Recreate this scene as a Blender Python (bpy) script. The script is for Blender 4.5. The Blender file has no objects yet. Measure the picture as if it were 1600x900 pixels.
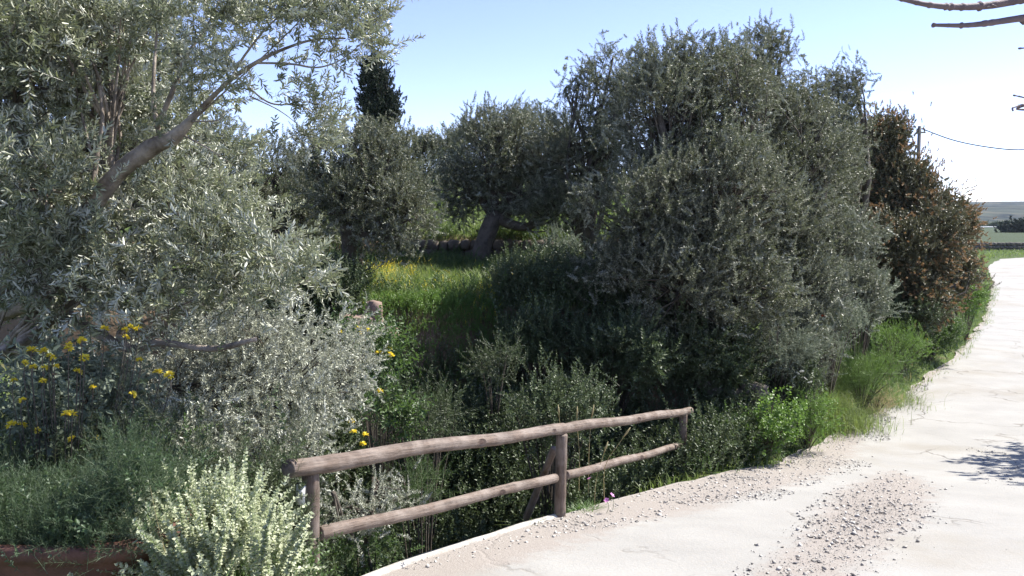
import bpy, bmesh, math
import numpy as np
from mathutils import Vector, Matrix

# ------------------------------------------------------------------ camera, sky, sun, exposure
scene = bpy.context.scene
col = scene.collection
F = 1256.0                                   # focal length in pixels of a 1600 wide frame
PITCH = math.atan(105 / F)
cam_d = bpy.data.cameras.new('camera')
cam_d.sensor_width = 36.0
cam_d.lens = 36.0 * F / 1600
cam_d.clip_start, cam_d.clip_end = 0.05, 9000
cam = bpy.data.objects.new('camera', cam_d)
cam.rotation_euler = (math.pi / 2 - PITCH, 0, 0)
col.objects.link(cam)
scene.camera = cam

SUN_EL, SUN_AZ = math.radians(50), math.radians(66)     # azimuth from straight ahead (+Y) towards the right (+X)
SUN = np.array([math.sin(SUN_AZ) * math.cos(SUN_EL), math.cos(SUN_AZ) * math.cos(SUN_EL), math.sin(SUN_EL)])
world = bpy.data.worlds.new('World')
scene.world = world
world.use_nodes = True
wn = world.node_tree
bg = wn.nodes['Background']
sky = wn.nodes.new('ShaderNodeTexSky')
sky.sky_type = 'NISHITA'
sky.sun_disc = False
sky.sun_elevation = SUN_EL
sky.sun_rotation = SUN_AZ
sky.altitude = 50
sky.air_density = 0.6
sky.dust_density = 0.0
sky.ozone_density = 3.0
wb = wn.nodes.new('ShaderNodeMix')
wb.data_type, wb.blend_type = 'RGBA', 'MULTIPLY'
wb.inputs[0].default_value = 1.0
wb.inputs[7].default_value = (1.16, .93, .93, 1)      # the camera's slightly violet white balance
wn.links.new(sky.outputs[0], wb.inputs[6])
wn.links.new(wb.outputs[2], bg.inputs[0])
bg.inputs[1].default_value = 0.148
sd = bpy.data.lights.new('sun', 'SUN')
sd.energy = 4.8
sd.angle = math.radians(0.53)
sd.color = (1.0, 0.96, 0.88)
sun = bpy.data.objects.new('sun', sd)
sun.rotation_euler = Vector(SUN).to_track_quat('Z', 'Y').to_euler()
sun.location = (20, 20, 40)
col.objects.link(sun)
vs = scene.view_settings
vs.view_transform = 'Standard'
vs.look = 'None'
vs.gamma = 1.0
vs.use_curve_mapping = False
vs.exposure = 1.22
scene.cycles.max_bounces = 6
scene.cycles.diffuse_bounces = 3
scene.cycles.glossy_bounces = 2
scene.cycles.transmission_bounces = 4
scene.cycles.volume_bounces = 0

RNG = np.random.default_rng(7)
CA, SA = math.cos(PITCH), math.sin(PITCH)


def P(px, py, D):
    """World point seen at photo pixel px, py, D metres in front of the camera."""
    a, b = (px - 800) / F, (450 - py) / F
    return np.array([D * a, D * (CA + SA * b), D * (-SA + CA * b)])


# ------------------------------------------------------------------ noise
def _hash(ix, iy, iz, s):
    h = (ix * 374761393 + iy * 668265263 + iz * 2147483647 + s * 974634777) & 0xFFFFFFFF
    h = ((h ^ (h >> 13)) * 1274126177) & 0xFFFFFFFF
    return ((h ^ (h >> 16)) & 0xFFFF) / 65535.0


def vnoise(p, s=0):
    p = np.asarray(p, float)
    if p.shape[-1] == 2:
        p = np.concatenate([p, np.zeros(p.shape[:-1] + (1,))], -1)
    i = np.floor(p).astype(np.int64)
    f = p - i
    f = f * f * (3 - 2 * f)
    out = 0
    for dx in (0, 1):
        for dy in (0, 1):
            for dz in (0, 1):
                w = (f[..., 0] if dx else 1 - f[..., 0]) * (f[..., 1] if dy else 1 - f[..., 1]) * (f[..., 2] if dz else 1 - f[..., 2])
                out = out + w * _hash(i[..., 0] + dx, i[..., 1] + dy, i[..., 2] + dz, s)
    return out * 2 - 1


def fbm(p, s=0, octv=3):
    p = np.asarray(p, float)
    return sum(vnoise(p * 2 ** k, s + k) / 2 ** k for k in range(octv)) / 1.75


def sstep(a, b, x):
    t = np.clip((np.asarray(x, float) - a) / (b - a), 0, 1)
    return t * t * (3 - 2 * t)


# ------------------------------------------------------------------ terrain
RY = [-12, 0, 4.6, 7.2, 10.5, 12.3, 14, 17, 20, 30, 60, 100, 400]
RZ = [-0.2, -1.42, -2.22, -2.69, -3.26, -3.46, -3.56, -3.67, -3.72, -3.78, -3.8, -3.72, -3.0]


def zroad(Y):
    Y = np.asarray(Y, float)
    return (np.interp(Y - .5, RY, RZ) + np.interp(Y + .5, RY, RZ) + np.interp(Y, RY, RZ)) / 3


EDGE = np.array([(-1.0, -12), (-1.0, 3.0), (-1.15, 4.45), (-.84, 5.2), (.42, 7.1), (1.7, 8.8), (3.3, 10.4), (4.8, 12.3), (7.7, 16.1),
                 (12.2, 22), (18, 30.5), (30, 50), (40, 68), (46.5, 78), (56, 85), (75, 92), (140, 100)], float)


def _resample(pts, step):
    seg = np.linalg.norm(np.diff(pts, axis=0), axis=1)
    s = np.r_[0, np.cumsum(seg)]
    t = np.arange(0, s[-1], step)
    return np.c_[np.interp(t, s, pts[:, 0]), np.interp(t, s, pts[:, 1])], t


_e, _t = _resample(EDGE, 0.25)
k = np.hanning(9); k /= k.sum()
_es = _e.copy()
for c in (0, 1):
    _es[4:-4, c] = np.convolve(_e[:, c], k, 'valid')
EP = _es
ES = _t


def edge_dist(X, Y):
    """signed distance to the road's left edge, positive to its left (off the road)"""
    X = np.asarray(X, float).ravel(); Y = np.asarray(Y, float).ravel()
    out = np.empty(X.shape)
    E0, E1 = EP[:-1:2], EP[2::2]
    n = min(len(E0), len(E1)); E0, E1 = E0[:n], E1[:n]
    dv = E1 - E0
    L2 = (dv ** 2).sum(1)
    for a in range(0, len(X), 20000):
        q = np.c_[X[a:a + 20000], Y[a:a + 20000]]
        w = q[:, None, :] - E0[None]
        t = np.clip((w * dv[None]).sum(2) / L2[None], 0, 1)
        r = w - t[..., None] * dv[None]
        d2 = (r ** 2).sum(2)
        j = d2.argmin(1)
        ii = np.arange(len(q))
        sgn = np.sign(dv[j, 0] * w[ii, j, 1] - dv[j, 1] * w[ii, j, 0])
        out[a:a + 20000] = np.sqrt(d2[ii, j]) * sgn
    return out


TP = np.array([
    (-2.2, 1.5, -1.6), (-3, 3, -1.8), (-1.7, 3.3, -1.95), (-1.5, 4.2, -2.15), (-2.6, 4.4, -2.35), (-5, 4, -2.0), (-3.4, 5.6, -2.75), (-6, 6, -2.5), (-9, 7, -2.3),
    (-1.4, 5.3, -3.3), (-.8, 6.2, -4.3), (-.1, 7.2, -4.5), (0, 8.5, -4.2), (-1.2, 9, -4.1), (-3, 8.4, -3.7), (-6, 9, -3.1),
    (1.2, 9.4, -3.8), (1.6, 10.8, -3.5), (-3, 10.9, -3.0), (0, 11, -3.0), (1.4, 12.2, -2.8), (2.4, 10.6, -3.3),
    (3.2, 12.5, -2.9), (4.4, 14, -2.8), (6, 15.8, -3.1), (3, 16, -2.0), (6, 20, -2.2), (9, 19, -3.3), (10, 24, -2.9), (15, 30, -3.3),
    (25, 48, -3.6), (6, 30, -1.4), (20, 70, -2.9), (-10, 12, -2.0), (35, 75, -3.4), (45, 95, -3.1), (0, 90, -2), (100, 130, -2.3)])


def heights(X, Y):
    shp = np.shape(X)
    X = np.asarray(X, float).ravel(); Y = np.asarray(Y, float).ravel()
    d = edge_dist(X, Y)
    r2 = (X[:, None] - TP[None, :, 0]) ** 2 + (Y[:, None] - TP[None, :, 1]) ** 2
    w = 1 / (r2 + .25) ** 2
    T = (w * TP[None, :, 2]).sum(1) / w.sum(1)
    # terraces behind the gully
    bank = 12.0 + .35 * np.sin(X * 1.3 + 1) + .25 * fbm(np.c_[X, Y] * .8, 3) + np.where(X < -2.2, (X + 2.2) * -.15, 0)
    T1 = -1.28 + .055 * (Y - 12.5)
    T1 = T1 + .62 * sstep(18.1, 18.5, Y + .25 * np.sin(X)) + .06 * np.clip(Y - 19, 0, 8) + .03 * np.clip(Y - 27, 0, 60)
    m = sstep(-.35, .45, Y - bank) * (1 - sstep(0, 3.2, X - 1.2 - .22 * (Y - 12)))
    z = T * (1 - m) + T1 * m
    z = z + (.07 * fbm(np.c_[X, Y] * 1.1, 11) + .03 * fbm(np.c_[X, Y] * 4.0, 12)) * sstep(0.1, .8, d)
    zr = zroad(Y)
    wd = np.interp(Y, [0, 4.2, 4.6, 7.0, 8.5, 11, 20, 60], [.5, .5, .12, .12, .8, 1.4, 2.2, 5])
    k = sstep(0, 1, d / wd)
    # grassy verge crowns slightly above the road
    z = zr * (1 - k) + z * k + .06 * sstep(.1, .6, d) * (1 - k) * (Y > 8)
    z = np.where(d <= 0.0, zr - .12, z)
    z = np.where((d > 0) & (d < .06), zr - .12 * (1 - d / .06) + (z - zr) * d / .06, z)
    # far ground: gently rising field
    fz = np.interp(Y, [60, 90, 110, 160, 260, 500, 3000], [-3.78, -3.5, -3.0, -2.5, -2.1, -4, -4])
    kf = sstep(60, 95, Y)
    far_road = d < 0
    z = np.where(far_road & (Y < 200), z, z * (1 - kf) + fz * kf)
    return z.reshape(shp)


def _axis(lo, hi, step, far):
    a = list(np.arange(lo, hi + 1e-6, step))
    s, v = step, a[-1]
    while v < far[1]:
        s *= 1.12; v += s; a.append(v)
    s, v = step, a[0]
    pre = []
    while v > far[0]:
        s *= 1.12; v -= s; pre.append(v)
    return np.array(pre[::-1] + a)


# ------------------------------------------------------------------ mesh helpers
def make_mesh(name, V, quads=None, tris=None, mats=(), v=None, smooth=False, extra=None):
    V = np.asarray(V, np.float32)
    nq = 0 if quads is None else len(quads)
    nt = 0 if tris is None else len(tris)
    me = bpy.data.meshes.new(name)
    me.vertices.add(len(V))
    me.vertices.foreach_set('co', V.ravel())
    li = []
    if nq: li.append(np.asarray(quads, np.int32).ravel())
    if nt: li.append(np.asarray(tris, np.int32).ravel())
    li = np.concatenate(li)
    me.loops.add(len(li))
    me.loops.foreach_set('vertex_index', li)
    me.polygons.add(nq + nt)
    st = np.concatenate([np.arange(nq) * 4, nq * 4 + np.arange(nt) * 3]).astype(np.int32)
    me.polygons.foreach_set('loop_start', st)
    if smooth:
        me.polygons.foreach_set('use_smooth', np.ones(nq + nt, bool))
    if v is not None:
        at = me.attributes.new('v', 'FLOAT', 'POINT')
        at.data.foreach_set('value', np.asarray(v, np.float32))
    for nm, arr in (extra or {}).items():
        at = me.attributes.new(nm, 'FLOAT', 'POINT')
        at.data.foreach_set('value', np.asarray(arr, np.float32))
    for m in (mats if isinstance(mats, (list, tuple)) else (mats,)):
        me.materials.append(m)
    me.update(calc_edges=True)
    return me


class Acc:
    """collects vertices, quads and triangles for ONE mesh"""
    def __init__(s): s.V, s.Q, s.T, s.a, s.n = [], [], [], [], 0
    def add(s, V, Q=None, T=None, v=0.0):
        V = np.asarray(V, float)
        if Q is not None and len(Q): s.Q.append(np.asarray(Q) + s.n)
        if T is not None and len(T): s.T.append(np.asarray(T) + s.n)
        s.V.append(V)
        s.a.append(np.broadcast_to(np.asarray(v, float), (len(V),)))
        s.n += len(V)
    def mesh(s, name, mat, origin=(0, 0, 0), smooth=False):
        V = np.concatenate(s.V) - np.asarray(origin)
        Q = np.concatenate(s.Q) if s.Q else None
        T = np.concatenate(s.T) if s.T else None
        return make_mesh(name, V, Q, T, mat, np.concatenate(s.a), smooth)


def link(name, me, parent=None, loc=None):
    o = bpy.data.objects.new(name, me)
    col.objects.link(o)
    if parent: o.parent = parent
    if loc is not None: o.location = [float(c) for c in loc]
    return o


def tag(o, label=None, cat=None, group=None, kind=None):
    if label: o['label'] = label
    if cat: o['category'] = cat
    if group: o['group'] = group
    if kind: o['kind'] = kind
    return o


def empty(name, loc, label, cat, group=None):
    o = bpy.data.objects.new(name, None)
    o.empty_display_size = .2
    col.objects.link(o)
    o.location = [float(c) for c in loc]
    return tag(o, label, cat, group)


def smooth_path(pts, n):
    pts = np.asarray(pts, float)
    if len(pts) < 3:
        t = np.linspace(0, 1, n)[:, None]
        return pts[0] * (1 - t) + pts[-1] * t
    P_ = np.vstack([2 * pts[0] - pts[1], pts, 2 * pts[-1] - pts[-2]])
    seg = len(pts) - 1
    out = []
    for u in np.linspace(0, seg, n):
        i = min(int(u), seg - 1); t = u - i
        a, b, c, d = P_[i], P_[i + 1], P_[i + 2], P_[i + 3]
        out.append(.5 * ((2 * b) + (-a + c) * t + (2 * a - 5 * b + 4 * c - d) * t * t + (-a + 3 * b - 3 * c + d) * t ** 3))
    return np.array(out)


def tube(acc, pts, radii, sides=6, v=0.0, lump=0.0, seed=0, cap=True):
    pts = np.asarray(pts, float); n = len(pts)
    radii = np.broadcast_to(np.asarray(radii, float), (n,))
    tg = np.gradient(pts, axis=0)
    tg /= np.linalg.norm(tg, axis=1)[:, None] + 1e-9
    ref = np.array([0, 0, 1.0]) if abs(tg[0, 2]) < .9 else np.array([1.0, 0, 0])
    ang = np.arange(sides) / sides * 2 * np.pi
    V = []
    u = None
    for i in range(n):
        if u is None: u = np.cross(tg[i], ref)
        else: u = u - tg[i] * np.dot(u, tg[i])
        u /= np.linalg.norm(u) + 1e-9
        w = np.cross(tg[i], u)
        ring = pts[i] + radii[i] * (np.cos(ang)[:, None] * u + np.sin(ang)[:, None] * w)
        if lump:
            nn = fbm(np.c_[ring * 2.2 / max(radii[0] * 4, .05)] , seed)
            ring = pts[i] + (ring - pts[i]) * (1 + lump * nn[:, None])
        V.append(ring)
    V = np.concatenate(V)
    i = np.arange(n - 1)[:, None] * sides; j = np.arange(sides)[None]; j2 = (j + 1) % sides
    Q = np.stack([i + j, i + j2, i + sides + j2, i + sides + j], -1).reshape(-1, 4)
    T = None
    if cap:
        V = np.vstack([V, pts[0], pts[-1]])
        a, b = n * sides, n * sides + 1
        jj = np.arange(sides); j2 = (jj + 1) % sides
        T = np.concatenate([np.stack([np.full(sides, a), j2, jj], -1),
                            np.stack([np.full(sides, b), (n - 1) * sides + jj, (n - 1) * sides + j2], -1)])
    acc.add(V, Q, T, v)


def norm(a): return a / (np.linalg.norm(a, axis=-1, keepdims=True) + 1e-9)


def frames(dirs, rng, up=None):
    """rotation matrices whose local Z axis is dirs, random roll"""
    z = norm(dirs)
    r = rng.normal(size=z.shape)
    x = norm(np.cross(r, z)); y = np.cross(z, x)
    return np.stack([x, y, z], -1)


# ------------------------------------------------------------------ materials
def new_mat(name):
    m = bpy.data.materials.new(name)
    m.use_nodes = True
    nt = m.node_tree
    for n in list(nt.nodes): nt.nodes.remove(n)
    out = nt.nodes.new('ShaderNodeOutputMaterial')
    return m, nt, out


def N(nt, typ, **kw):
    n = nt.nodes.new(typ)
    for k_, v_ in kw.items(): setattr(n, k_, v_)
    return n


def mixc(nt, fac, a, b, blend='MIX'):
    n = N(nt, 'ShaderNodeMix', data_type='RGBA', blend_type=blend)
    for sock, val in ((n.inputs[0], fac), (n.inputs[6], a), (n.inputs[7], b)):
        if isinstance(val, (int, float)): sock.default_value = val
        elif isinstance(val, (tuple, list)): sock.default_value = (*val[:3], 1)
        else: nt.links.new(val, sock)
    return n.outputs[2]


def noise_n(nt, scale, detail=4, coord=None, rough=.6):
    n = N(nt, 'ShaderNodeTexNoise')
    n.inputs['Scale'].default_value = scale
    n.inputs['Detail'].default_value = detail
    n.inputs['Roughness'].default_value = rough
    if coord is not None: nt.links.new(coord, n.inputs['Vector'])
    return n.outputs['Fac']


def ramp(nt, fac, stops):
    r = N(nt, 'ShaderNodeValToRGB')
    el = r.color_ramp.elements
    while len(el) < len(stops): el.new(.5)
    for e, (p, c) in zip(el, stops):
        e.position = p
        e.color = (c, c, c, 1) if isinstance(c, (int, float)) else (*c, 1)
    nt.links.new(fac, r.inputs[0])
    return r.outputs[0]


def math_n(nt, op, a, b=None, clamp=False):
    n = N(nt, 'ShaderNodeMath', operation=op, use_clamp=clamp)
    for s, val in ((n.inputs[0], a), (n.inputs[1], b)):
        if val is None: continue
        if isinstance(val, (int, float)): s.default_value = val
        else: nt.links.new(val, s)
    return n.outputs[0]


def leaf_mat(name, c1, c2, under, rough=.45, trans=.25, stem=(.07, .055, .04), tcol=None, spec=.5):
    """c1..c2 over the per-leaf value, 'under' on the leaf's underside; negative v is woody stem"""
    m, nt, out = new_mat(name)
    at = N(nt, 'ShaderNodeAttribute', attribute_name='v')
    geo = N(nt, 'ShaderNodeNewGeometry')
    top = mixc(nt, at.outputs['Fac'], c1, c2)
    col_ = mixc(nt, geo.outputs['Backfacing'], top, under)
    isstem = math_n(nt, 'LESS_THAN', at.outputs['Fac'], 0.0)
    col2 = mixc(nt, isstem, col_, stem)
    b = N(nt, 'ShaderNodeBsdfPrincipled')
    nt.links.new(col2, b.inputs['Base Color'])
    b.inputs['Roughness'].default_value = rough
    b.inputs['Specular IOR Level'].default_value = spec
    t = N(nt, 'ShaderNodeBsdfTranslucent')
    tc = mixc(nt, .5, top, tcol or tuple(min(1, x * 1.5) for x in c2))
    nt.links.new(tc, t.inputs['Color'])
    mx = N(nt, 'ShaderNodeMixShader')
    fac = math_n(nt, 'MULTIPLY', math_n(nt, 'SUBTRACT', 1.0, isstem), trans)
    nt.links.new(fac, mx.inputs[0])
    nt.links.new(b.outputs[0], mx.inputs[1]); nt.links.new(t.outputs[0], mx.inputs[2])
    nt.links.new(mx.outputs[0], out.inputs[0])
    return m


def simple_mat(name, c1, c2=None, scale=8, rough=.8, bump=.3, bscale=None, stretch=None, spec=.3, detail=5):
    m, nt, out = new_mat(name)
    b = N(nt, 'ShaderNodeBsdfPrincipled')
    tc = N(nt, 'ShaderNodeTexCoord')
    co = tc.outputs['Object']
    if stretch:
        mp = N(nt, 'ShaderNodeMapping')
        mp.inputs['Scale'].default_value = stretch
        nt.links.new(co, mp.inputs[0]); co = mp.outputs[0]
    f = noise_n(nt, scale, detail, co)
    f2 = ramp(nt, f, [(.3, 0.0), (.7, 1.0)])
    nt.links.new(mixc(nt, f2, c1, c2 or tuple(x * .6 for x in c1)), b.inputs['Base Color'])
    b.inputs['Roughness'].default_value = rough
    b.inputs['Specular IOR Level'].default_value = spec
    if bump:
        bp = N(nt, 'ShaderNodeBump')
        bp.inputs['Strength'].default_value = bump
        bp.inputs['Distance'].default_value = .02
        nt.links.new(noise_n(nt, bscale or scale * 2, 6, co), bp.inputs['Height'])
        nt.links.new(bp.outputs[0], b.inputs['Normal'])
    nt.links.new(b.outputs[0], out.inputs[0])
    return m


M = {}
M['olive'] = leaf_mat('olive_leaf', (.066, .074, .040), (.15, .158, .095), (.34, .35, .28), .46, .2, tcol=(.16, .2, .06))
M['olive_mid'] = leaf_mat('olive_leaf_grey', (.08, .09, .055), (.16, .175, .115), (.35, .365, .30), .42, .18, tcol=(.2, .24, .1))
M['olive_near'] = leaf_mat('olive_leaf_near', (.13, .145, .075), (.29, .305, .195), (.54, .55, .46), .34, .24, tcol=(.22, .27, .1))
M['silver'] = leaf_mat('silver_shrub_leaf', (.22, .235, .17), (.39, .405, .31), (.50, .51, .43), .42, .16)
M['cypress'] = leaf_mat('cypress_leaf', (.018, .032, .018), (.035, .055, .03), (.03, .045, .025), .6, .08)
M['carob'] = leaf_mat('evergreen_leaf', (.075, .08, .04), (.15, .145, .075), (.17, .165, .1), .4, .15, tcol=(.14, .14, .05))
M['rust'] = leaf_mat('rusty_shoot_leaf', (.20, .145, .07), (.33, .22, .12), (.25, .18, .10), .5, .25, tcol=(.4, .2, .06))
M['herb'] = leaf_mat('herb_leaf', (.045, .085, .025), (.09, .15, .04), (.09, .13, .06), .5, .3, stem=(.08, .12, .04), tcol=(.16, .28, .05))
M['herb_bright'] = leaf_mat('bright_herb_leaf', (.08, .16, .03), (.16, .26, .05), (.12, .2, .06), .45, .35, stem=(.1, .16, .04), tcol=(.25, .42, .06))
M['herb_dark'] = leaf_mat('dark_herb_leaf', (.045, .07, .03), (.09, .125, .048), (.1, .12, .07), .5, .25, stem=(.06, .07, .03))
M['greyherb'] = leaf_mat('grey_herb_leaf', (.12, .15, .10), (.2, .235, .16), (.24, .27, .2), .6, .2, stem=(.14, .15, .09))
M['grass'] = leaf_mat('grass_blade', (.13, .18, .045), (.28, .32, .09), (.18, .23, .07), .5, .35, tcol=(.25, .38, .08))
M['straw'] = leaf_mat('dry_straw', (.30, .26, .13), (.45, .38, .2), (.35, .3, .16), .6, .3, stem=(.3, .25, .13))
M['bract'] = leaf_mat('pale_green_bract', (.36, .40, .26), (.60, .61, .45), (.46, .49, .35), .6, .3, stem=(.22, .3, .1), tcol=(.6, .7, .35))
M['yellow'] = leaf_mat('yellow_petal', (.78, .62, .04), (.9, .78, .1), (.78, .64, .06), .5, .4, stem=(.15, .2, .06), tcol=(.9, .7, .05))
M['pink'] = leaf_mat('pink_petal', (.62, .22, .55), (.75, .35, .68), (.6, .25, .55), .5, .3, stem=(.12, .2, .06), tcol=(.8, .4, .7))
M['white'] = leaf_mat('white_petal', (.75, .75, .7), (.85, .85, .8), (.7, .7, .65), .5, .3, stem=(.12, .2, .06))
M['red'] = leaf_mat('red_petal', (.7, .05, .02), (.8, .08, .03), (.6, .05, .02), .5, .3, stem=(.12, .2, .06))
M['bark'] = simple_mat('olive_bark', (.13, .11, .09), (.055, .045, .035), 9, .9, .8, 18)
M['bark_pale'] = simple_mat('pale_olive_bark', (.40, .34, .285), (.09, .07, .055), 7, .85, .9, 26)
M['fig_bark'] = simple_mat('smooth_bark', (.17, .125, .125), (.11, .08, .085), 14, .7, .3, 30)
M['pole_wood'] = simple_mat('grey_pole_wood', (.16, .15, .14), (.10, .095, .09), 4, .8, .2, 20, (1, 1, .1))
M['wire'] = simple_mat('black_cable', (.03, .03, .035), (.02, .02, .02), 4, .6, 0)
M['ceramic'] = simple_mat('ceramic', (.3, .25, .2), (.25, .2, .16), 4, .3, 0)
M['terracotta'] = simple_mat('terracotta', (.20, .095, .07), (.10, .055, .045), 7, .85, .5, 24)
M['soil'] = simple_mat('planter_soil', (.09, .065, .045), (.05, .035, .025), 12, .95, .8, 30)
M['stone'] = simple_mat('field_stone', (.19, .16, .13), (.085, .075, .062), 4, .95, .9, 14)
M['wallstone'] = simple_mat('dark_wall_stone', (.17, .145, .12), (.09, .08, .07), 1.2, .9, .7, 3)
M['redrock'] = simple_mat('reddish_rock', (.27, .19, .15), (.15, .11, .09), 5, .9, .8, 12)
M['gravel'] = leaf_mat('gravel_stone', (.27, .25, .23), (.48, .46, .43), (.36, .34, .32), .9, 0.0, spec=.2)
M['plate'] = simple_mat('white_reflector', (.85, .85, .8), (.75, .75, .7), 20, .6, .05)
M['black'] = simple_mat('black_plastic', (.03, .03, .03), (.02, .02, .02), 20, .5, .0)
M['whitewash'] = simple_mat('white_plaster', (.82, .82, .8), (.75, .75, .73), 1, .8, 0)
M['bluewash'] = simple_mat('blue_plaster', (.10, .14, .38), (.09, .12, .3), 1, .8, 0)
M['glass'] = simple_mat('dark_window_glass', (.03, .035, .05), (.02, .03, .04), 1, .15, 0)


def wood_mat():
    m, nt, out = new_mat('weathered_round_log')
    b = N(nt, 'ShaderNodeBsdfPrincipled')
    tc = N(nt, 'ShaderNodeTexCoord')
    mp = N(nt, 'ShaderNodeMapping'); mp.inputs['Scale'].default_value = (1, 1, .07)
    nt.links.new(tc.outputs['Object'], mp.inputs[0])
    grain = noise_n(nt, 48, 8, mp.outputs[0], .78)
    patch = noise_n(nt, 5, 3, tc.outputs['Object'])
    c = mixc(nt, ramp(nt, grain, [(.35, 0.0), (.65, 1.0)]), (.05, .034, .025), (.225, .165, .128))
    c = mixc(nt, ramp(nt, patch, [(.42, 0.0), (.68, .75)]), c, (.29, .24, .205))
    vo = N(nt, 'ShaderNodeTexVoronoi'); vo.inputs['Scale'].default_value = 7
    mp2 = N(nt, 'ShaderNodeMapping'); mp2.inputs['Scale'].default_value = (1, 1, .55)
    nt.links.new(tc.outputs['Object'], mp2.inputs[0]); nt.links.new(mp2.outputs[0], vo.inputs['Vector'])
    knot = ramp(nt, vo.outputs['Distance'], [(.12, 1.0), (.23, 0.0)])
    c = mixc(nt, math_n(nt, 'MULTIPLY', knot, .7), c, (.06, .03, .025))
    nt.links.new(c, b.inputs['Base Color'])
    b.inputs['Roughness'].default_value = .6
    b.inputs['Specular IOR Level'].default_value = .4
    bp = N(nt, 'ShaderNodeBump'); bp.inputs['Strength'].default_value = 1.0; bp.inputs['Distance'].default_value = .012
    nt.links.new(math_n(nt, 'SUBTRACT', grain, knot), bp.inputs['Height'])
    nt.links.new(bp.outputs[0], b.inputs['Normal'])
    nt.links.new(b.outputs[0], out.inputs[0])
    return m


M['log'] = wood_mat()


def ground_mat():
    m, nt, out = new_mat('earth_and_turf')
    b = N(nt, 'ShaderNodeBsdfPrincipled')
    tc = N(nt, 'ShaderNodeTexCoord'); geo = N(nt, 'ShaderNodeNewGeometry')
    co = tc.outputs['Object']
    sep = N(nt, 'ShaderNodeSeparateXYZ'); nt.links.new(geo.outputs['Normal'], sep.inputs[0])
    sp = N(nt, 'ShaderNodeSeparateXYZ'); nt.links.new(co, sp.inputs[0])
    soil = mixc(nt, noise_n(nt, 3, 6, co), (.10, .068, .045), (.25, .18, .12))
    turf = mixc(nt, noise_n(nt, 1.3, 6, co), (.045, .075, .022), (.11, .15, .045))
    steep = ramp(nt, sep.outputs['Z'], [(.62, 1.0), (.86, 0.0)])
    c = mixc(nt, math_n(nt, 'MAXIMUM', steep, ramp(nt, noise_n(nt, 2.1, 5, co), [(.55, 0.0), (.7, .6)])), turf, soil)
    # far field: paler, coarser green
    farf = ramp(nt, math_n(nt, 'DIVIDE', sp.outputs['Y'], 200.0), [(.3, 0.0), (.6, 1.0)])
    field = mixc(nt, noise_n(nt, .06, 6, co), (.035, .055, .03), (.075, .09, .05))
    c = mixc(nt, farf, c, field)
    nt.links.new(c, b.inputs['Base Color'])
    b.inputs['Roughness'].default_value = .95
    b.inputs['Specular IOR Level'].default_value = .1
    bp = N(nt, 'ShaderNodeBump'); bp.inputs['Strength'].default_value = .8; bp.inputs['Distance'].default_value = .05
    nt.links.new(noise_n(nt, 14, 8, co), bp.inputs['Height']); nt.links.new(bp.outputs[0], b.inputs['Normal'])
    nt.links.new(b.outputs[0], out.inputs[0])
    return m


def road_mat():
    m, nt, out = new_mat('pale_concrete_road')
    b = N(nt, 'ShaderNodeBsdfPrincipled')
    tc = N(nt, 'ShaderNodeTexCoord'); co = tc.outputs['Object']
    dirt = N(nt, 'ShaderNodeAttribute', attribute_name='dirt').outputs['Fac']
    conc = mixc(nt, noise_n(nt, 1.1, 7, co), (.225, .217, .203), (.385, .375, .352))
    conc = mixc(nt, ramp(nt, noise_n(nt, 26, 5, co, .75), [(.36, .45), (.5, 0.0)]), conc, (.34, .31, .27))
    conc = mixc(nt, ramp(nt, noise_n(nt, .45, 4, co), [(.52, 0.0), (.66, .55)]), conc, (.25, .225, .185))
    # hairline cracks
    mp = N(nt, 'ShaderNodeMapping'); nt.links.new(co, mp.inputs[0])
    wob = N(nt, 'ShaderNodeTexNoise'); wob.inputs['Scale'].default_value = 1.6; wob.inputs['Detail'].default_value = 5
    nt.links.new(co, wob.inputs['Vector'])
    addv = N(nt, 'ShaderNodeVectorMath', operation='ADD'); nt.links.new(co, addv.inputs[0]); nt.links.new(wob.outputs['Color'], addv.inputs[1])
    vo = N(nt, 'ShaderNodeTexVoronoi', feature='DISTANCE_TO_EDGE'); vo.inputs['Scale'].default_value = .38
    nt.links.new(addv.outputs[0], vo.inputs['Vector'])
    crack = ramp(nt, vo.outputs['Distance'], [(0.0, 1.0), (.012, 0.0)])
    crack = math_n(nt, 'MULTIPLY', crack, ramp(nt, noise_n(nt, .7, 3, co), [(.45, 0.0), (.6, 1.0)]))
    conc = mixc(nt, math_n(nt, 'MULTIPLY', crack, .8), conc, (.14, .12, .10))
    dcol = mixc(nt, noise_n(nt, 45, 8, co, .8), (.20, .17, .148), (.40, .365, .33))
    nz = noise_n(nt, 6, 6, co, .7)
    dm = math_n(nt, 'ADD', dirt, math_n(nt, 'MULTIPLY', math_n(nt, 'SUBTRACT', nz, .5), .9))
    dmask = ramp(nt, dm, [(.35, 0.0), (.62, 1.0)])
    nt.links.new(mixc(nt, dmask, conc, dcol), b.inputs['Base Color'])
    b.inputs['Roughness'].default_value = .85
    b.inputs['Specular IOR Level'].default_value = .25
    bp = N(nt, 'ShaderNodeBump'); bp.inputs['Strength'].default_value = .6; bp.inputs['Distance'].default_value = .012
    h = math_n(nt, 'SUBTRACT', math_n(nt, 'ADD', noise_n(nt, 30, 6, co, .7), math_n(nt, 'MULTIPLY', noise_n(nt, 60, 4, co, .8), dmask)), math_n(nt, 'MULTIPLY', crack, 1.5))
    nt.links.new(h, bp.inputs['Height']); nt.links.new(bp.outputs[0], b.inputs['Normal'])
    nt.links.new(b.outputs[0], out.inputs[0])
    return m


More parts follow.
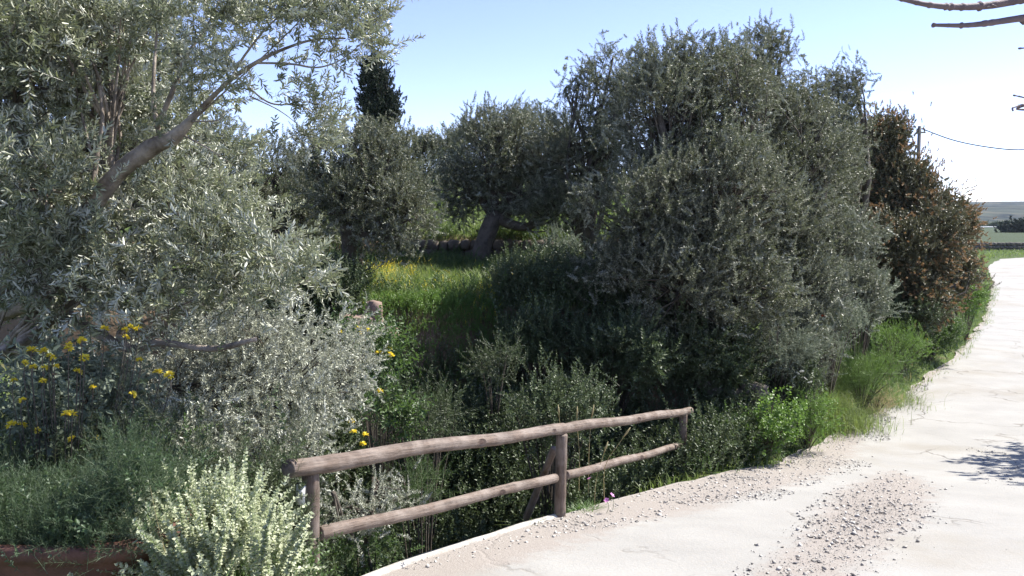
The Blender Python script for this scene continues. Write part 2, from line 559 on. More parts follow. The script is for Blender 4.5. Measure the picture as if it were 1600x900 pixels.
def hill_mat():
    m, nt, out = new_mat('scrub_hillside')
    b = N(nt, 'ShaderNodeBsdfPrincipled')
    tc = N(nt, 'ShaderNodeTexCoord'); co = tc.outputs['Object']
    mp = N(nt, 'ShaderNodeMapping'); mp.inputs['Scale'].default_value = (.012, .008, .3)
    nt.links.new(co, mp.inputs[0])
    band = noise_n(nt, 1, 7, mp.outputs[0], .65)
    c = mixc(nt, ramp(nt, band, [(.38, 0.0), (.62, 1.0)]), (.018, .026, .03), (.075, .085, .065))
    c = mixc(nt, ramp(nt, noise_n(nt, .03, 6, co, .7), [(.5, 0.0), (.66, .8)]), c, (.12, .11, .08))
    nt.links.new(c, b.inputs['Base Color'])
    b.inputs['Roughness'].default_value = 1
    b.inputs['Specular IOR Level'].default_value = 0
    nt.links.new(b.outputs[0], out.inputs[0])
    return m


M['ground'], M['road'], M['hill'] = ground_mat(), road_mat(), hill_mat()

# ------------------------------------------------------------------ ground, road, hills
gx = _axis(-9, 17, .14, (-1200, 2600))
gy = _axis(1.2, 27, .14, (-200, 4000))
GX, GY = np.meshgrid(gx, gy)
HZ = heights(GX, GY)
V = np.c_[GX.ravel(), GY.ravel(), HZ.ravel()]
nx, ny = len(gx), len(gy)
i = np.arange(ny - 1)[:, None] * nx + np.arange(nx - 1)[None]
Q = np.stack([i, i + 1, i + nx + 1, i + nx], -1).reshape(-1, 4)
tag(link('ground', make_mesh('ground', V, Q, None, M['ground'], smooth=True)), kind='structure')


def H(x, y): return float(heights(np.array([x]), np.array([y]))[0])


def on_road(px, py):
    for D in np.arange(3, 90, .05):
        p = P(px, py, D)
        if p[2] <= zroad(p[1]): return p
    return p


PATCH = np.array([on_road(*q)[:2] for q in ((1180, 915), (1240, 860), (1300, 790), (1320, 765), (1400, 738), (1450, 760), (1440, 800), (1370, 850), (1300, 915))])


def poly_dist(X, Y, poly):
    """positive inside"""
    q = np.c_[np.ravel(X), np.ravel(Y)]
    a, b = poly, np.roll(poly, -1, 0)
    dv = b - a
    w = q[:, None] - a[None]
    t = np.clip((w * dv).sum(2) / (dv ** 2).sum(1), 0, 1)
    dd = np.sqrt(((w - t[..., None] * dv) ** 2).sum(2)).min(1)
    c = ((a[None, :, 1] > q[:, None, 1]) != (b[None, :, 1] > q[:, None, 1])) & \
        (q[:, None, 0] < (b[:, 0] - a[:, 0])[None] * (q[:, None, 1] - a[None, :, 1]) / (b[:, 1] - a[:, 1] + 1e-12)[None] + a[None, :, 0])
    ins = c.sum(1) % 2 == 1
    return np.where(ins, dd, -dd)


seg_i = np.unique(np.round(np.interp(np.linspace(0, 1, 420), np.linspace(0, 1, 6), [0, len(EP) * .06, len(EP) * .16, len(EP) * .3, len(EP) * .55, len(EP) - 1])).astype(int))
E = EP[seg_i]
tgx = np.gradient(EP, axis=0)[seg_i]
tgx /= np.linalg.norm(tgx, axis=1)[:, None]
rt = np.c_[tgx[:, 1], -tgx[:, 0]]
# smooth the offset directions so that rows never cross
for _ in range(30):
    rt[1:-1] = (rt[:-2] + 2 * rt[1:-1] + rt[2:]) / 4
rt /= np.linalg.norm(rt, axis=1)[:, None]
cross = np.r_[0, np.linspace(0, 1, 60)[1:] ** 1.4]
wid = np.interp(E[:, 1], [-12, 12, 30, 60], [15, 15, 7, 6])
jag = .16 * fbm(np.c_[E * 1.4, np.zeros(len(E))][:, :2], 31) * sstep(7.5, 9, E[:, 1])
off = jag[:, None] * (1 - cross)[None] + wid[:, None] * cross[None]
RX = E[:, None, 0] + rt[:, None, 0] * off
RYY = E[:, None, 1] + rt[:, None, 1] * off
RZZ = zroad(RYY) + .012 * fbm(np.stack([RX, RYY], -1) * .9, 5) + .004
nr, nc = RX.shape
Vt = np.c_[RX.ravel(), RYY.ravel(), RZZ.ravel()]
i = np.arange(nr - 1)[:, None] * nc + np.arange(nc - 1)[None]
Q = np.stack([i, i + 1, i + nc + 1, i + nc], -1).reshape(-1, 4)[:, ::-1]
# vertical left face of the slab
Vb = np.c_[RX[:, 0], RYY[:, 0], RZZ[:, 0] - .35]
b0 = len(Vt)
j = np.arange(nr - 1)
Q = np.vstack([Q, np.stack([j * nc, (j + 1) * nc, b0 + j + 1, b0 + j], -1)])
dl = off
Yv = RYY
edge_dirt = np.interp(Yv, [4, 6.8, 7.3, 9, 11, 13, 20, 60], [.10, .30, .5, .6, .4, .06, .0, .0])
edge_dirt = np.where(dl < edge_dirt, .9, .9 - (dl - edge_dirt) * np.interp(Yv, [8, 12, 16], [1.0, 1.2, 3.0]))
pd = poly_dist(RX, RYY, PATCH).reshape(RX.shape)
dirt = np.clip(np.maximum(edge_dirt, (.52 + pd * 1.1)), 0, 1)
dirt = np.r_[dirt.ravel(), np.zeros(nr)]
tag(link('road', make_mesh('road', np.vstack([Vt, Vb]), Q, None, M['road'], smooth=False, extra={'dirt': dirt})), kind='structure')

# raised concrete strip, paler than the slab, along its bridge edge over the gully
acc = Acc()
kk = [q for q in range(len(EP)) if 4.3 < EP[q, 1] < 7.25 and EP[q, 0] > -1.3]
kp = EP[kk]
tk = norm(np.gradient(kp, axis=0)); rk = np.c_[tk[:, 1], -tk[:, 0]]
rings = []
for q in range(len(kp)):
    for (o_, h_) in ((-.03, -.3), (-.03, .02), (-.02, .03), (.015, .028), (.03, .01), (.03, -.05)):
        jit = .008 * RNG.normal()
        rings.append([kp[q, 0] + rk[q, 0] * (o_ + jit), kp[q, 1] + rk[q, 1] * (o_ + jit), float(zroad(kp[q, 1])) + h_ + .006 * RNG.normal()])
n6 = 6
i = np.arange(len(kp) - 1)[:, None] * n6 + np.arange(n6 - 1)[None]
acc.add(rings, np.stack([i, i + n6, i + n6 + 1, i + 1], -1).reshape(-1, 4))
M['edge_strip'] = simple_mat('rough_pale_concrete', (.50, .48, .44), (.30, .28, .25), 9, .9, .7, 30)
tag(link('edge_strip', acc.mesh('edge_strip', M['edge_strip'])), kind='structure')

# hills
hx = np.linspace(-1400, 3400, 160); hy = np.linspace(520, 3200, 60)
HX, HY = np.meshgrid(hx, hy)
ridge = 36 + 6 * fbm(np.c_[HX.ravel() / 600, HY.ravel() * 0], 41).reshape(HX.shape)
hz = -8 + (ridge + 4) * sstep(560, 1500, HY + 120 * fbm(np.stack([HX / 260, HY / 260], -1), 42)) + 3 * fbm(np.stack([HX / 90, HY / 90], -1), 43, 4) * sstep(560, 700, HY)
i = np.arange(59)[:, None] * 160 + np.arange(159)[None]
tag(link('hills', make_mesh('hills', np.c_[HX.ravel(), HY.ravel(), hz.ravel()], np.stack([i, i + 1, i + 161, i + 160], -1).reshape(-1, 4), None, M['hill'], smooth=True)), kind='structure')


# ------------------------------------------------------------------ foliage
def leaf_geo(L, W, detail=0, fold=.25):
    """one leaf along +X from the origin, its face up +Z"""
    if detail:
        V = [(0, 0, 0), (.35 * L, -W / 2, fold * W), (.72 * L, -W * .38, fold * W * .5), (L, 0, -.06 * L), (.72 * L, W * .38, fold * W * .5), (.35 * L, W / 2, fold * W)]
        return np.array(V), np.array([(0, 1, 2, 3), (0, 3, 4, 5)]), np.zeros((0, 3), int)
    V = [(0, 0, 0), (.45 * L, -W / 2, fold * W), (L, 0, -.05 * L), (.45 * L, W / 2, fold * W)]
    return np.array(V), np.zeros((0, 4), int), np.array([(0, 1, 2), (0, 2, 3)])


def sprig(rng, n=20, length=.4, L=.06, W=.014, detail=0, angle=50, droop=.1, start=.12, stem_r=.0022, pairs=True, fold=.25, whorl=2):
    """a twig along +Z with leaves in pairs; v per leaf 0..1, stem -1"""
    A = Acc()
    bend = rng.normal(0, .12, 2) * length
    def pt(t): return np.array([bend[0] * t * t, bend[1] * t * t, length * t])
    sp = np.array([pt(t) for t in (0, .5, 1)])
    sw = np.array([[1, 0, 0], [-.5, .87, 0], [-.5, -.87, 0]]) * stem_r
    Vs = np.concatenate([sp[0] + sw, sp[1] + sw * .8, sp[2] + sw * .4])
    Qs = [(a, (a + 1) % 3, 3 + (a + 1) % 3, 3 + a) for a in range(3)] + [(3 + a, 3 + (a + 1) % 3, 6 + (a + 1) % 3, 6 + a) for a in range(3)]
    A.add(Vs, Qs, None, -1.0)
    lv, lq, lt = leaf_geo(L, W, detail, fold)
    k_ = 0
    for q in range(n):
        node = q // whorl
        t = start + (1 - start) * (node + .5) / max(1, n // whorl)
        az = node * 1.57 + (q % whorl) * 2 * math.pi / whorl + rng.normal(0, .35)
        el = math.radians(90 - angle * (1 - .45 * t) + rng.normal(0, 12))
        if q >= n - 1: el = math.radians(85)
        el = min(el, math.radians(88))
        el -= droop * rng.random()
        s = (.75 + .4 * rng.random()) * (1 - .3 * max(0, t - .7) / .3)
        x = np.array([math.cos(az) * math.cos(el), math.sin(az) * math.cos(el), math.sin(el)])
        z = np.array([-math.cos(az) * math.sin(el), -math.sin(az) * math.sin(el), math.cos(el)])
        roll = rng.normal(0, .6)
        y = np.cross(z, x)
        y, z = y * math.cos(roll) + z * math.sin(roll), z * math.cos(roll) - y * math.sin(roll)
        A.add(pt(t) + s * (lv[:, :1] * x + lv[:, 1:2] * y + lv[:, 2:] * z), lq, lt, rng.random())
    return np.concatenate(A.V), (np.concatenate(A.Q) if A.Q else None), (np.concatenate(A.T) if A.T else None), np.concatenate(A.a)


def spread_sprigs(acc, templates, pos, dirs, scale, rng, vshift=None):
    """place len(pos) copies of the templates into acc (vectorised)"""
    m = len(pos)
    if m == 0: return
    R = frames(dirs, rng)
    which = rng.integers(0, len(templates), m)
    for t, (tv, tq, tt, ta) in enumerate(templates):
        ix = np.nonzero(which == t)[0]
        if not len(ix): continue
        V = np.einsum('mij,nj->mni', R[ix], tv) * scale[ix, None, None] + pos[ix][:, None]
        k_ = len(tv)
        offs = np.arange(len(ix))[:, None, None] * k_
        Q_ = (tq[None] + offs).reshape(-1, 4) if tq is not None and len(tq) else None
        T_ = (tt[None] + offs).reshape(-1, 3) if tt is not None and len(tt) else None
        a = np.tile(ta, (len(ix), 1))
        if vshift is not None:
            a = np.where(a >= 0, np.clip(a * .7 + .3 * vshift[ix][:, None], 0, 1), a)
        acc.add(V.reshape(-1, 3), Q_, T_, a.ravel())


def TPL(seed, k=6, **kw):
    r = np.random.default_rng(seed)
    return [sprig(r, **kw) for _ in range(k)]


T_OLIVE = TPL(1, n=38, length=.27, L=.047, W=.0165, angle=64, stem_r=.0014)
T_OLIVE_NEAR = TPL(2, n=28, length=.28, L=.062, W=.0155, detail=1, angle=58)
T_OLIVE_FAR = TPL(3, n=24, length=.38, L=.085, W=.03, angle=62)
T_SILVER = TPL(4, n=36, length=.26, L=.038, W=.0135, angle=62, stem_r=.0012)
T_BUSHF = TPL(15, n=30, length=.20, L=.046, W=.027, angle=62, stem_r=.0014)
T_BUSHY = TPL(5, n=26, length=.35, L=.055, W=.026, angle=65)
T_RUST = TPL(6, n=20, length=.11, L=.036, W=.021, angle=60)
T_CYP = TPL(7, n=40, length=.42, L=.11, W=.05, angle=50, stem_r=.01)
T_HERB = TPL(8, n=18, length=.3, L=.045, W=.024, angle=65)
T_HERBS = TPL(9, n=22, length=.3, L=.05, W=.010, angle=50)
T_FEATHER = TPL(10, n=34, length=.34, L=.055, W=.0035, angle=60)
T_BROAD = TPL(11, n=12, length=.32, L=.075, W=.05, angle=75, droop=.4, detail=1)
T_SAGE = TPL(12, n=14, length=.5, L=.085, W=.034, angle=70, droop=.5, detail=1)


def clusters(lobes, dens, rng, rlo=.45, noise=.22):
    """cluster centres near the surface of ellipsoid lobes; returns positions, outward dirs, lobe ids"""
    PT, OUT, ID = [], [], []
    for li, (c, r) in enumerate(lobes):
        c = np.asarray(c, float); r = np.asarray(r, float)
        area = 4 * math.pi * (((r[0] * r[1]) ** 1.6 + (r[0] * r[2]) ** 1.6 + (r[1] * r[2]) ** 1.6) / 3) ** (1 / 1.6)
        n = max(4, int(area * dens))
        d = norm(rng.normal(size=(n, 3)))
        rad = rlo + (1 - rlo) * rng.random(n) ** .5
        rad = rad * (1 + noise * fbm(d * 2.2 + li * 7.3, 51) * 1.6)
        PT.append(c + d * r * rad[:, None]); OUT.append(norm(d / r)); ID.append(np.full(n, li))
    PT, OUT, ID = np.concatenate(PT), np.concatenate(OUT), np.concatenate(ID)
    # drop those deep inside another lobe
    keep = np.ones(len(PT), bool)
    for li, (c, r) in enumerate(lobes):
        q = (((PT - np.asarray(c)) / np.asarray(r)) ** 2).sum(1) < .30
        keep &= ~(q & (ID != li))
    return PT[keep], OUT[keep], ID[keep]


def crown_mesh(name, lobes, base, mat, templates, dens=5, per=22, spread=.19, size=1.0, up=.5, seed=0, rlo=.5, shoots=.06, noise=.22):
    rng = np.random.default_rng(seed + 1000)
    dens = dens * 1.5
    C, O, I = clusters(lobes, dens, rng, rlo, noise)
    acc = Acc()
    cnt = rng.poisson(per, len(C)).clip(3)
    # thin out in noisy patches, so that gaps open
    g = fbm(C * 1.1, 61 + seed)
    cnt = np.where(g < -.42, cnt // 4, cnt)
    ix = np.repeat(np.arange(len(C)), cnt)
    p = C[ix] + rng.normal(size=(len(ix), 3)) * spread * np.array([1, 1, .8])
    d = O[ix] * .75 + np.array([0, 0, up]) + rng.normal(size=(len(ix), 3)) * .55
    sc = size * (.65 + .6 * rng.random(len(ix)))
    vs_ = rng.random(len(C))[ix]
    cell = max(.28, spread * 1.3)
    def crowded(pts, q, need):
        ky = np.floor(pts / cell).astype(np.int64); kq = np.floor(q / cell).astype(np.int64)
        kk_ = lambda a_: a_[:, 0] * 73856093 + a_[:, 1] * 19349663 + a_[:, 2] * 83492791
        u_, n_u = np.unique(kk_(ky), return_counts=True)
        tot = np.zeros(len(q))
        for dx in (-1, 0, 1):
            for dy in (-1, 0, 1):
                for dz in (-1, 0, 1):
                    kx = kk_(kq + [dx, dy, dz]); j_ = np.searchsorted(u_, kx).clip(0, len(u_) - 1)
                    tot += np.where(u_[j_] == kx, n_u[j_], 0)
        return tot >= need
    need = per * 2.0
    okp = crowded(p, p, need)
    allp = p[okp]
    spread_sprigs(acc, templates, (p - norm(d) * .15 * size)[okp], d[okp], sc[okp], rng, vs_[okp])
    # long leading shoots breaking the outline
    ns = int(len(C) * shoots * 3)
    if ns:
        top = np.nonzero(O[:, 2] > -.1)[0]
        if len(top):
            js = rng.choice(top, ns)
            sd_ = O[js] * .6 + np.array([0, 0, .7]) + rng.normal(size=(ns, 3)) * .22
            okj = crowded(allp, C[js], need * 1.7)
            js = js[okj]; sd_ = norm(sd_[okj]); ns = len(js)
            for step in range(3):
                spread_sprigs(acc, templates, C[js] + sd_ * (.05 + .14 * step) * size + rng.normal(size=(ns, 3)) * .03, sd_ + rng.normal(size=(ns, 3)) * .25, size * (.72 - .1 * step) * np.ones(ns), rng)
    return acc.mesh(name, mat, base), C, I


def limbs(acc, base, fork, lobes, C, I, r0, rng, sides=8, twig=.012, trunk_pts=None, kinky=.12):
    """trunk from base to fork, a limb into each lobe, a branch to each cluster"""
    base, fork = np.asarray(base, float), np.asarray(fork, float)
    tp = trunk_pts if trunk_pts is not None else [base - [0, 0, .3], base, base * .6 + fork * .4 + rng.normal(size=3) * [.08, .08, 0], fork]
    pp = smooth_path(tp, 14)
    rr = np.linspace(r0 * 1.25, r0 * .8, 14); rr[:3] *= [1.5, 1.3, 1.12]
    tube(acc, pp, rr, 12, 0, .35, 3)
    for li, (c, r) in enumerate(lobes):
        c = np.asarray(c, float)
        L = np.linalg.norm(c - fork)
        mid = fork * .5 + c * .5 + rng.normal(size=3) * kinky * L + [0, 0, -.08 * L]
        lp = smooth_path([fork - (fork - base) * .08, mid, c + rng.normal(size=3) * .1], 10)
        lr = np.linspace(r0 * .55, max(.018, r0 * .16), 10)
        tube(acc, lp, lr, sides, 0, .2, 5 + li)
        for q in np.nonzero(I == li)[0]:
            s = rng.integers(4, 10)
            a = lp[s]
            m_ = a * .5 + C[q] * .5 + rng.normal(size=3) * .08 * np.linalg.norm(C[q] - a)
            tube(acc, smooth_path([a, m_, C[q]], 5), np.linspace(min(lr[s] * .5, .02 + twig), twig * .4, 5), 4, 0, cap=False)


def PL(px, py, D, rx, ry, rd=None):
    """lobe from its photo centre and pixel radii at distance D"""
    a, b = .88 * rx * D / F, .88 * ry * D / F
    return (P(px, py, D), (a, rd if rd else (a + b) / 2, b))


def tree(name, label, cat, lobes, base, fork, r0, mat='olive', bark='bark', tpl=None, seed=0, group=None, twig=.012, limb_twigs=True, **kw):
    base = np.asarray(base, float)
    t = empty(name, base, label, cat, group)
    cm, C, I = crown_mesh('crown', lobes, base, M[mat], tpl or T_OLIVE, seed=seed, **kw)
    link('crown', cm, t)
    rng = np.random.default_rng(seed + 5)
    acc = Acc()
    limbs(acc, base, fork, lobes, C, I, r0, rng, twig=twig)
    link('trunk', acc.mesh('trunk', M[bark], base, True), t)
    return t


def gbase(px, D, dz=-.05):
    x = (px - 800) / F * D
    return np.array([x, D, H(x, D) + dz])


GRP_O = None
# --- big dark olives on the right side of the gully
tree('olive_tree', 'largest dark green olive, filling the view behind the far end of the fence', 'olive tree',
     [PL(1070, 235, 13.3, 70, 70), PL(1100, 390, 12.2, 90, 80), PL(1045, 190, 13.2, 95, 100), PL(1140, 150, 13.6, 85, 85), PL(1010, 330, 12.6, 110, 110), PL(1130, 320, 12.7, 110, 120),
      PL(1050, 450, 12.0, 120, 90), PL(1170, 455, 12.2, 80, 80), PL(958, 425, 12.8, 50, 75), PL(1085, 115, 13.6, 45, 36), PL(1120, 95, 13.8, 16, 26), PL(1045, 95, 13.4, 20, 30), PL(1010, 105, 13.4, 24, 34), PL(1155, 95, 14, 16, 24), PL(1075, 78, 13.6, 13, 18)],
     gbase(1080, 13), P(1075, 470, 13), .22, seed=11, dens=5.0, per=20, shoots=.02)
tree('olive_tree', 'tall olive with upright top shoots, highest crown in the hedge right of the centre', 'olive tree',
     [PL(1230, 250, 14.5, 95, 110), PL(1185, 110, 15, 38, 55), PL(1193, 62, 15, 22, 30), PL(1215, 95, 15, 16, 26), PL(1250, 175, 15, 50, 45), PL(1268, 128, 15, 12, 24), PL(1230, 390, 13.8, 75, 90), PL(1160, 240, 14.4, 70, 80), PL(1215, 330, 13.6, 70, 70)],
     gbase(1225, 14.6), P(1225, 430, 14.6), .2, seed=12, dens=5.0, per=20, shoots=.06)
tree('olive_tree', 'olive with feathery top beside the rust-tipped evergreen tree', 'olive tree',
     [PL(1285, 195, 16.5, 42, 50), PL(1320, 145, 16.5, 16, 40), PL(1338, 120, 16.5, 9, 22), PL(1302, 130, 16.5, 9, 20), PL(1275, 300, 16, 60, 80), PL(1315, 235, 16.6, 28, 70)],
     gbase(1290, 16.4), P(1290, 420, 16.4), .16, seed=13, dens=5.5, per=20, shoots=.07)
tree('olive_tree', 'thin-crowned olive with sky showing through, left of the largest dark olive', 'olive tree',
     [PL(953, 95, 17, 12, 30), PL(915, 115, 17, 10, 22), PL(885, 150, 17, 12, 22), PL(940, 150, 17, 42, 52), PL(900, 230, 17, 62, 75), PL(960, 240, 17, 50, 80), PL(885, 315, 17, 42, 50), PL(1000, 130, 17, 40, 50)],
     gbase(925, 17), P(915, 390, 17), .15, seed=14, dens=3.8, per=15, shoots=.08)
tree('olive_tree', 'low grey-green olive hanging out below the rust-tipped evergreen', 'olive tree',
     [PL(1300, 365, 14.5, 70, 50), PL(1250, 450, 13.6, 70, 60), PL(1340, 460, 15.2, 38, 48), PL(1230, 520, 13, 50, 45)],
     gbase(1290, 14.4), P(1280, 470, 14.4), .12, seed=15, dens=7, per=20, mat='olive_mid')
# --- olives on the terrace
tree('olive_tree', 'round grey olive with a dark leaning trunk on the grassy terrace edge, left of centre', 'olive tree',
     [PL(580, 280, 13.6, 85, 75), PL(540, 315, 13.2, 58, 58), PL(630, 330, 13.2, 50, 65), PL(600, 222, 13.8, 45, 28), PL(510, 260, 13.8, 45, 60), PL(625, 375, 13, 42, 26)],
     gbase(545, 13.5), P(548, 345, 13.5), .22, seed=16, dens=5.5, per=18, shoots=.05)
tree('olive_tree', 'wide olive with a split leaning trunk standing on the sunlit grass at the centre', 'olive tree',
     [PL(775, 240, 18, 75, 68), PL(850, 250, 18, 55, 72), PL(720, 290, 18, 40, 62), PL(810, 305, 17.6, 70, 38), PL(860, 320, 17, 40, 42), PL(770, 190, 18.4, 52, 25)],
     gbase(752, 17.4), P(775, 335, 17.6), .24, seed=17, dens=5.0, per=18, shoots=.05)
tree('olive_tree', 'distant olive between the two terrace olives', 'olive tree',
     [PL(665, 270, 27, 60, 62), PL(700, 240, 27, 38, 45), PL(640, 240, 27, 36, 36)],
     gbase(660, 27), P(662, 330, 27), .2, tpl=T_OLIVE_FAR, seed=18, dens=3.2, per=13)
tree('olive_tree', 'distant olive behind the wide centre olive, only its top and flank showing', 'olive tree',
     [PL(840, 220, 30, 75, 62), PL(740, 230, 30, 50, 45), PL(900, 300, 28, 60, 60)],
     gbase(830, 30), P(830, 310, 30), .2, tpl=T_OLIVE_FAR, seed=19, dens=2.6, per=12)
tree('olive_tree', 'olive behind the bright foreground tree, reaching to the dark terrace trunk', 'olive tree',
     [PL(430, 290, 17, 75, 75), PL(480, 330, 16, 55, 75), PL(390, 380, 16, 60, 60), PL(330, 300, 16, 80, 80)],
     gbase(420, 16.5), P(420, 380, 16.5), .18, seed=20, dens=4.4, per=18)
# --- left side
tree('olive_tree', 'tall shaded olive filling the far left background behind the foreground olive', 'olive tree',
     [PL(60, 60, 10, 170, 130), PL(230, 90, 10.5, 80, 80), PL(120, 260, 9.8, 170, 130), PL(300, 260, 10.5, 100, 110), PL(60, 430, 9.5, 140, 100), PL(260, 420, 10, 120, 90), PL(330, 215, 11, 45, 40)],
     gbase(60, 10), P(100, 420, 10), .2, seed=21, dens=4.2, per=18)

# the foreground olive, its visible limbs traced at their own distance
LB = [PL(40, 90, 5.6, 110, 120), PL(170, 40, 5.8, 90, 60), PL(60, 300, 5.4, 100, 90), PL(280, 330, 5.9, 100, 70), PL(370, 400, 5.6, 90, 80), PL(120, 430, 5.5, 110, 60),
      PL(225, 165, 6.2, 75, 55), PL(432, 425, 5.0, 45, 42), PL(210, 470, 5.2, 70, 40)]
base = gbase(-220, 6.4)
tf = empty('olive_tree', base, 'nearest olive at the left, sunlit silvery leaves, a pale bare limb rising to the right', 'olive tree')
cm, C, I = crown_mesh('crown', LB, base, M['olive_near'], T_OLIVE_NEAR, seed=31, dens=11, per=13, spread=.16, size=.9, shoots=.08)
link('crown', cm, tf)
rng = np.random.default_rng(77)
acc = Acc()
fork = P(-40, 480, 6.3)
limbs(acc, base, fork, [LB[q] for q in (0, 1, 2, 5)], C, np.select([I == 0, I == 1, I == 2, I == 5], [0, 1, 2, 3], -1), .15, rng, twig=.008)
main = [P(30, 440, 6.1), P(95, 395, 5.9), P(142, 325, 5.6), P(185, 270, 5.5), P(240, 228, 5.4), P(275, 212, 5.35), P(312, 172, 5.3), P(360, 125, 5.2), P(400, 98, 5.1), P(440, 78, 5.0), P(490, 62, 4.95), P(540, 60, 4.9)]
tube(acc, smooth_path(main, 60), np.interp(np.linspace(0, 1, 60), [0, .2, .4, .45, .55, .8, 1], [.095, .066, .048, .042, .018, .010, .005]), 12, 0, .35, 9)
sub = [([(-60, 500, 6.4), (0, 460, 6.2), (60, 430, 6.0), (90, 400, 5.9)], .10), ([(142, 325, 5.6), (152, 240, 5.7), (160, 180, 5.7), (148, 100, 5.8), (130, 30, 5.9)], .022),
       ([(150, 270, 5.7), (128, 180, 5.7), (115, 120, 5.8)], .012),
       ([(250, 215, 5.4), (240, 160, 5.45), (242, 90, 5.5), (250, 0, 5.6)], .02),
       ([(245, 200, 5.4), (275, 130, 5.4), (290, 90, 5.4), (330, 30, 5.5), (350, -20, 5.6)], .02),
       ([(400, 98, 5.1), (455, 100, 5.0), (500, 105, 4.9), (545, 85, 4.85), (600, 30, 4.8)], .008),
       ([(285, 210, 5.35), (330, 235, 5.3), (365, 258, 5.3)], .007), ([(300, 190, 5.3), (340, 188, 5.2), (350, 175, 5.2)], .006),
       ([(360, 125, 5.2), (380, 90, 5.1), (420, 40, 5.0), (470, 0, 5.0)], .010),
       ([(370, 120, 5.2), (420, 160, 5.1), (470, 165, 5.0), (505, 190, 4.95)], .007),
       ([(390, 150, 5.1), (440, 175, 5.05), (490, 215, 5.0)], .005),
       ([(-40, 455, 6.3), (60, 465, 6.0), (110, 495, 5.8), (160, 525, 5.6), (205, 545, 5.5), (250, 535, 5.4), (330, 545, 5.3), (400, 530, 5.2)], .05),
       ([(205, 545, 5.5), (185, 520, 5.5), (230, 500, 5.4), (300, 470, 5.4)], .018),
       ([(100, 350, 5.6), (40, 215, 5.6), (0, 210, 5.6), (-60, 230, 5.7)], .035),
       ([(300, 190, 5.3), (420, 80, 5.1), (470, 30, 5.0), (500, -10, 5)], .006)]
for pts_, r_ in sub:
    n_ = 8 * len(pts_)
    tube(acc, smooth_path([P(*q) for q in pts_], n_), np.linspace(r_, r_ * .3, n_), 8, 0, .2, 4)
link('trunk', acc.mesh('trunk', M['bark_pale'], base, True), tf)
# sprays of leaves along the thin outer branches against the sky
acc = Acc()
def spray(px, py, D, rx, ry, n, out=(0.5, -.2, .3), sz=.8):
    p = np.array([P(px + rx * rng.normal() * .5, py + ry * rng.normal() * .5, D + rng.normal() * .12) for _ in range(n)])
    d = np.array(out) + rng.normal(size=(n, 3)) * .6
    spread_sprigs(acc, T_OLIVE_NEAR, p, d, sz * (.6 + .5 * rng.random(n)), rng, rng.random(n))
for s_ in [(560, 45, 4.85, 55, 38, 70), (520, 20, 4.9, 60, 30, 55), (455, 15, 5, 55, 25, 60), (350, 15, 5.3, 80, 40, 120), (330, 100, 5.15, 60, 50, 60), (420, 120, 5.1, 60, 30, 8),
           (470, 150, 5, 45, 16, 14), (500, 185, 4.95, 18, 32, 34), (480, 225, 5, 50, 16, 18), (370, 240, 5.2, 50, 30, 30), (430, 35, 5, 60, 26, 20), (300, 160, 5.4, 90, 70, 70), (500, 90, 4.95, 30, 12, 8),
           (480, 425, 4.7, 30, 26, 24), (250, 20, 5.5, 80, 30, 60)]:
    spray(*s_)
link('crown', acc.mesh('outer_crown', M['olive_near'], base), tf)

# silver shrub below it
SB = [PL(330, 610, 6.2, 150, 85), PL(470, 600, 6.6, 95, 85), PL(250, 690, 5.6, 130, 60), PL(420, 700, 6.0, 110, 60), PL(530, 560, 7.0, 45, 60), PL(180, 600, 6.0, 80, 60), PL(400, 540, 6.4, 120, 50)]
tree('silver_shrub', 'broad silver-grey small-leaved shrub drooping behind the fence\'s near post', 'shrub', SB, gbase(340, 6.3), P(350, 680, 6.3), .05, mat='silver', tpl=T_SILVER, seed=32,
     dens=10, per=14, spread=.16, size=.85, up=.25, twig=.006, shoots=.05)
tree('silver_shrub', 'small silver-grey shrub seen between the two rails beside the near post', 'shrub',
     [PL(570, 800, 5.6, 45, 30), PL(600, 770, 5.9, 35, 25), PL(525, 805, 5.4, 30, 35)], gbase(570, 5.7), P(570, 840, 5.7), .015, mat='silver', tpl=T_SILVER, seed=33,
     dens=30, per=7, spread=.09, size=.6, up=.7, twig=.004)

# rust tipped evergreen
lobC = [PL(1370, 235, 22, 42, 58), PL(1385, 212, 22, 20, 24), PL(1402, 300, 21.5, 50, 55), PL(1428, 278, 21.8, 20, 22), PL(1452, 380, 20.5, 48, 60), PL(1390, 400, 20.5, 70, 75), PL(1425, 470, 20, 60, 45), PL(1482, 345, 22, 28, 48), PL(1462, 318, 22, 20, 20), PL(1360, 330, 22, 40, 60), PL(1492, 430, 24, 24, 45), PL(1498, 370, 22.5, 14, 28)]
bC = gbase(1430, 21.5)
tc_ = empty('evergreen_tree', bC, 'dense evergreen with rusty orange shoot tips beside the road, right end of the hedge', 'evergreen tree')
cm, C, I = crown_mesh('crown', lobC, bC, M['carob'], T_BUSHF, seed=41, dens=7.5, per=34, size=1.0, noise=.3, shoots=0, spread=.2)
link('crown', cm, tc_)
acc = Acc(); rg = np.random.default_rng(43)
gsel = C[(fbm(C * .9, 66) > -.12) & ((np.linalg.norm(C[:, None] - C[None], axis=2) < .75).sum(1) > 16)]
n_ = len(gsel) * 12
p_ = np.repeat(gsel, 12, 0) + rg.normal(size=(n_, 3)) * .22
cc = np.array([l[0] for l in lobC]).mean(0)
dd = norm(p_ - cc) + np.array([0, 0, .5]) + rg.normal(size=(n_, 3)) * .4
spread_sprigs(acc, T_RUST, p_ + norm(dd) * .16, dd, .9 + .5 * rg.random(n_), rg, rg.random(n_))
link('new_shoots', acc.mesh('new_shoots', M['rust'], bC), tc_)
acc = Acc(); limbs(acc, bC, P(1430, 470, 21.5), lobC, C, I, .2, rg)
link('trunk', acc.mesh('trunk', M['bark'], bC, True), tc_)

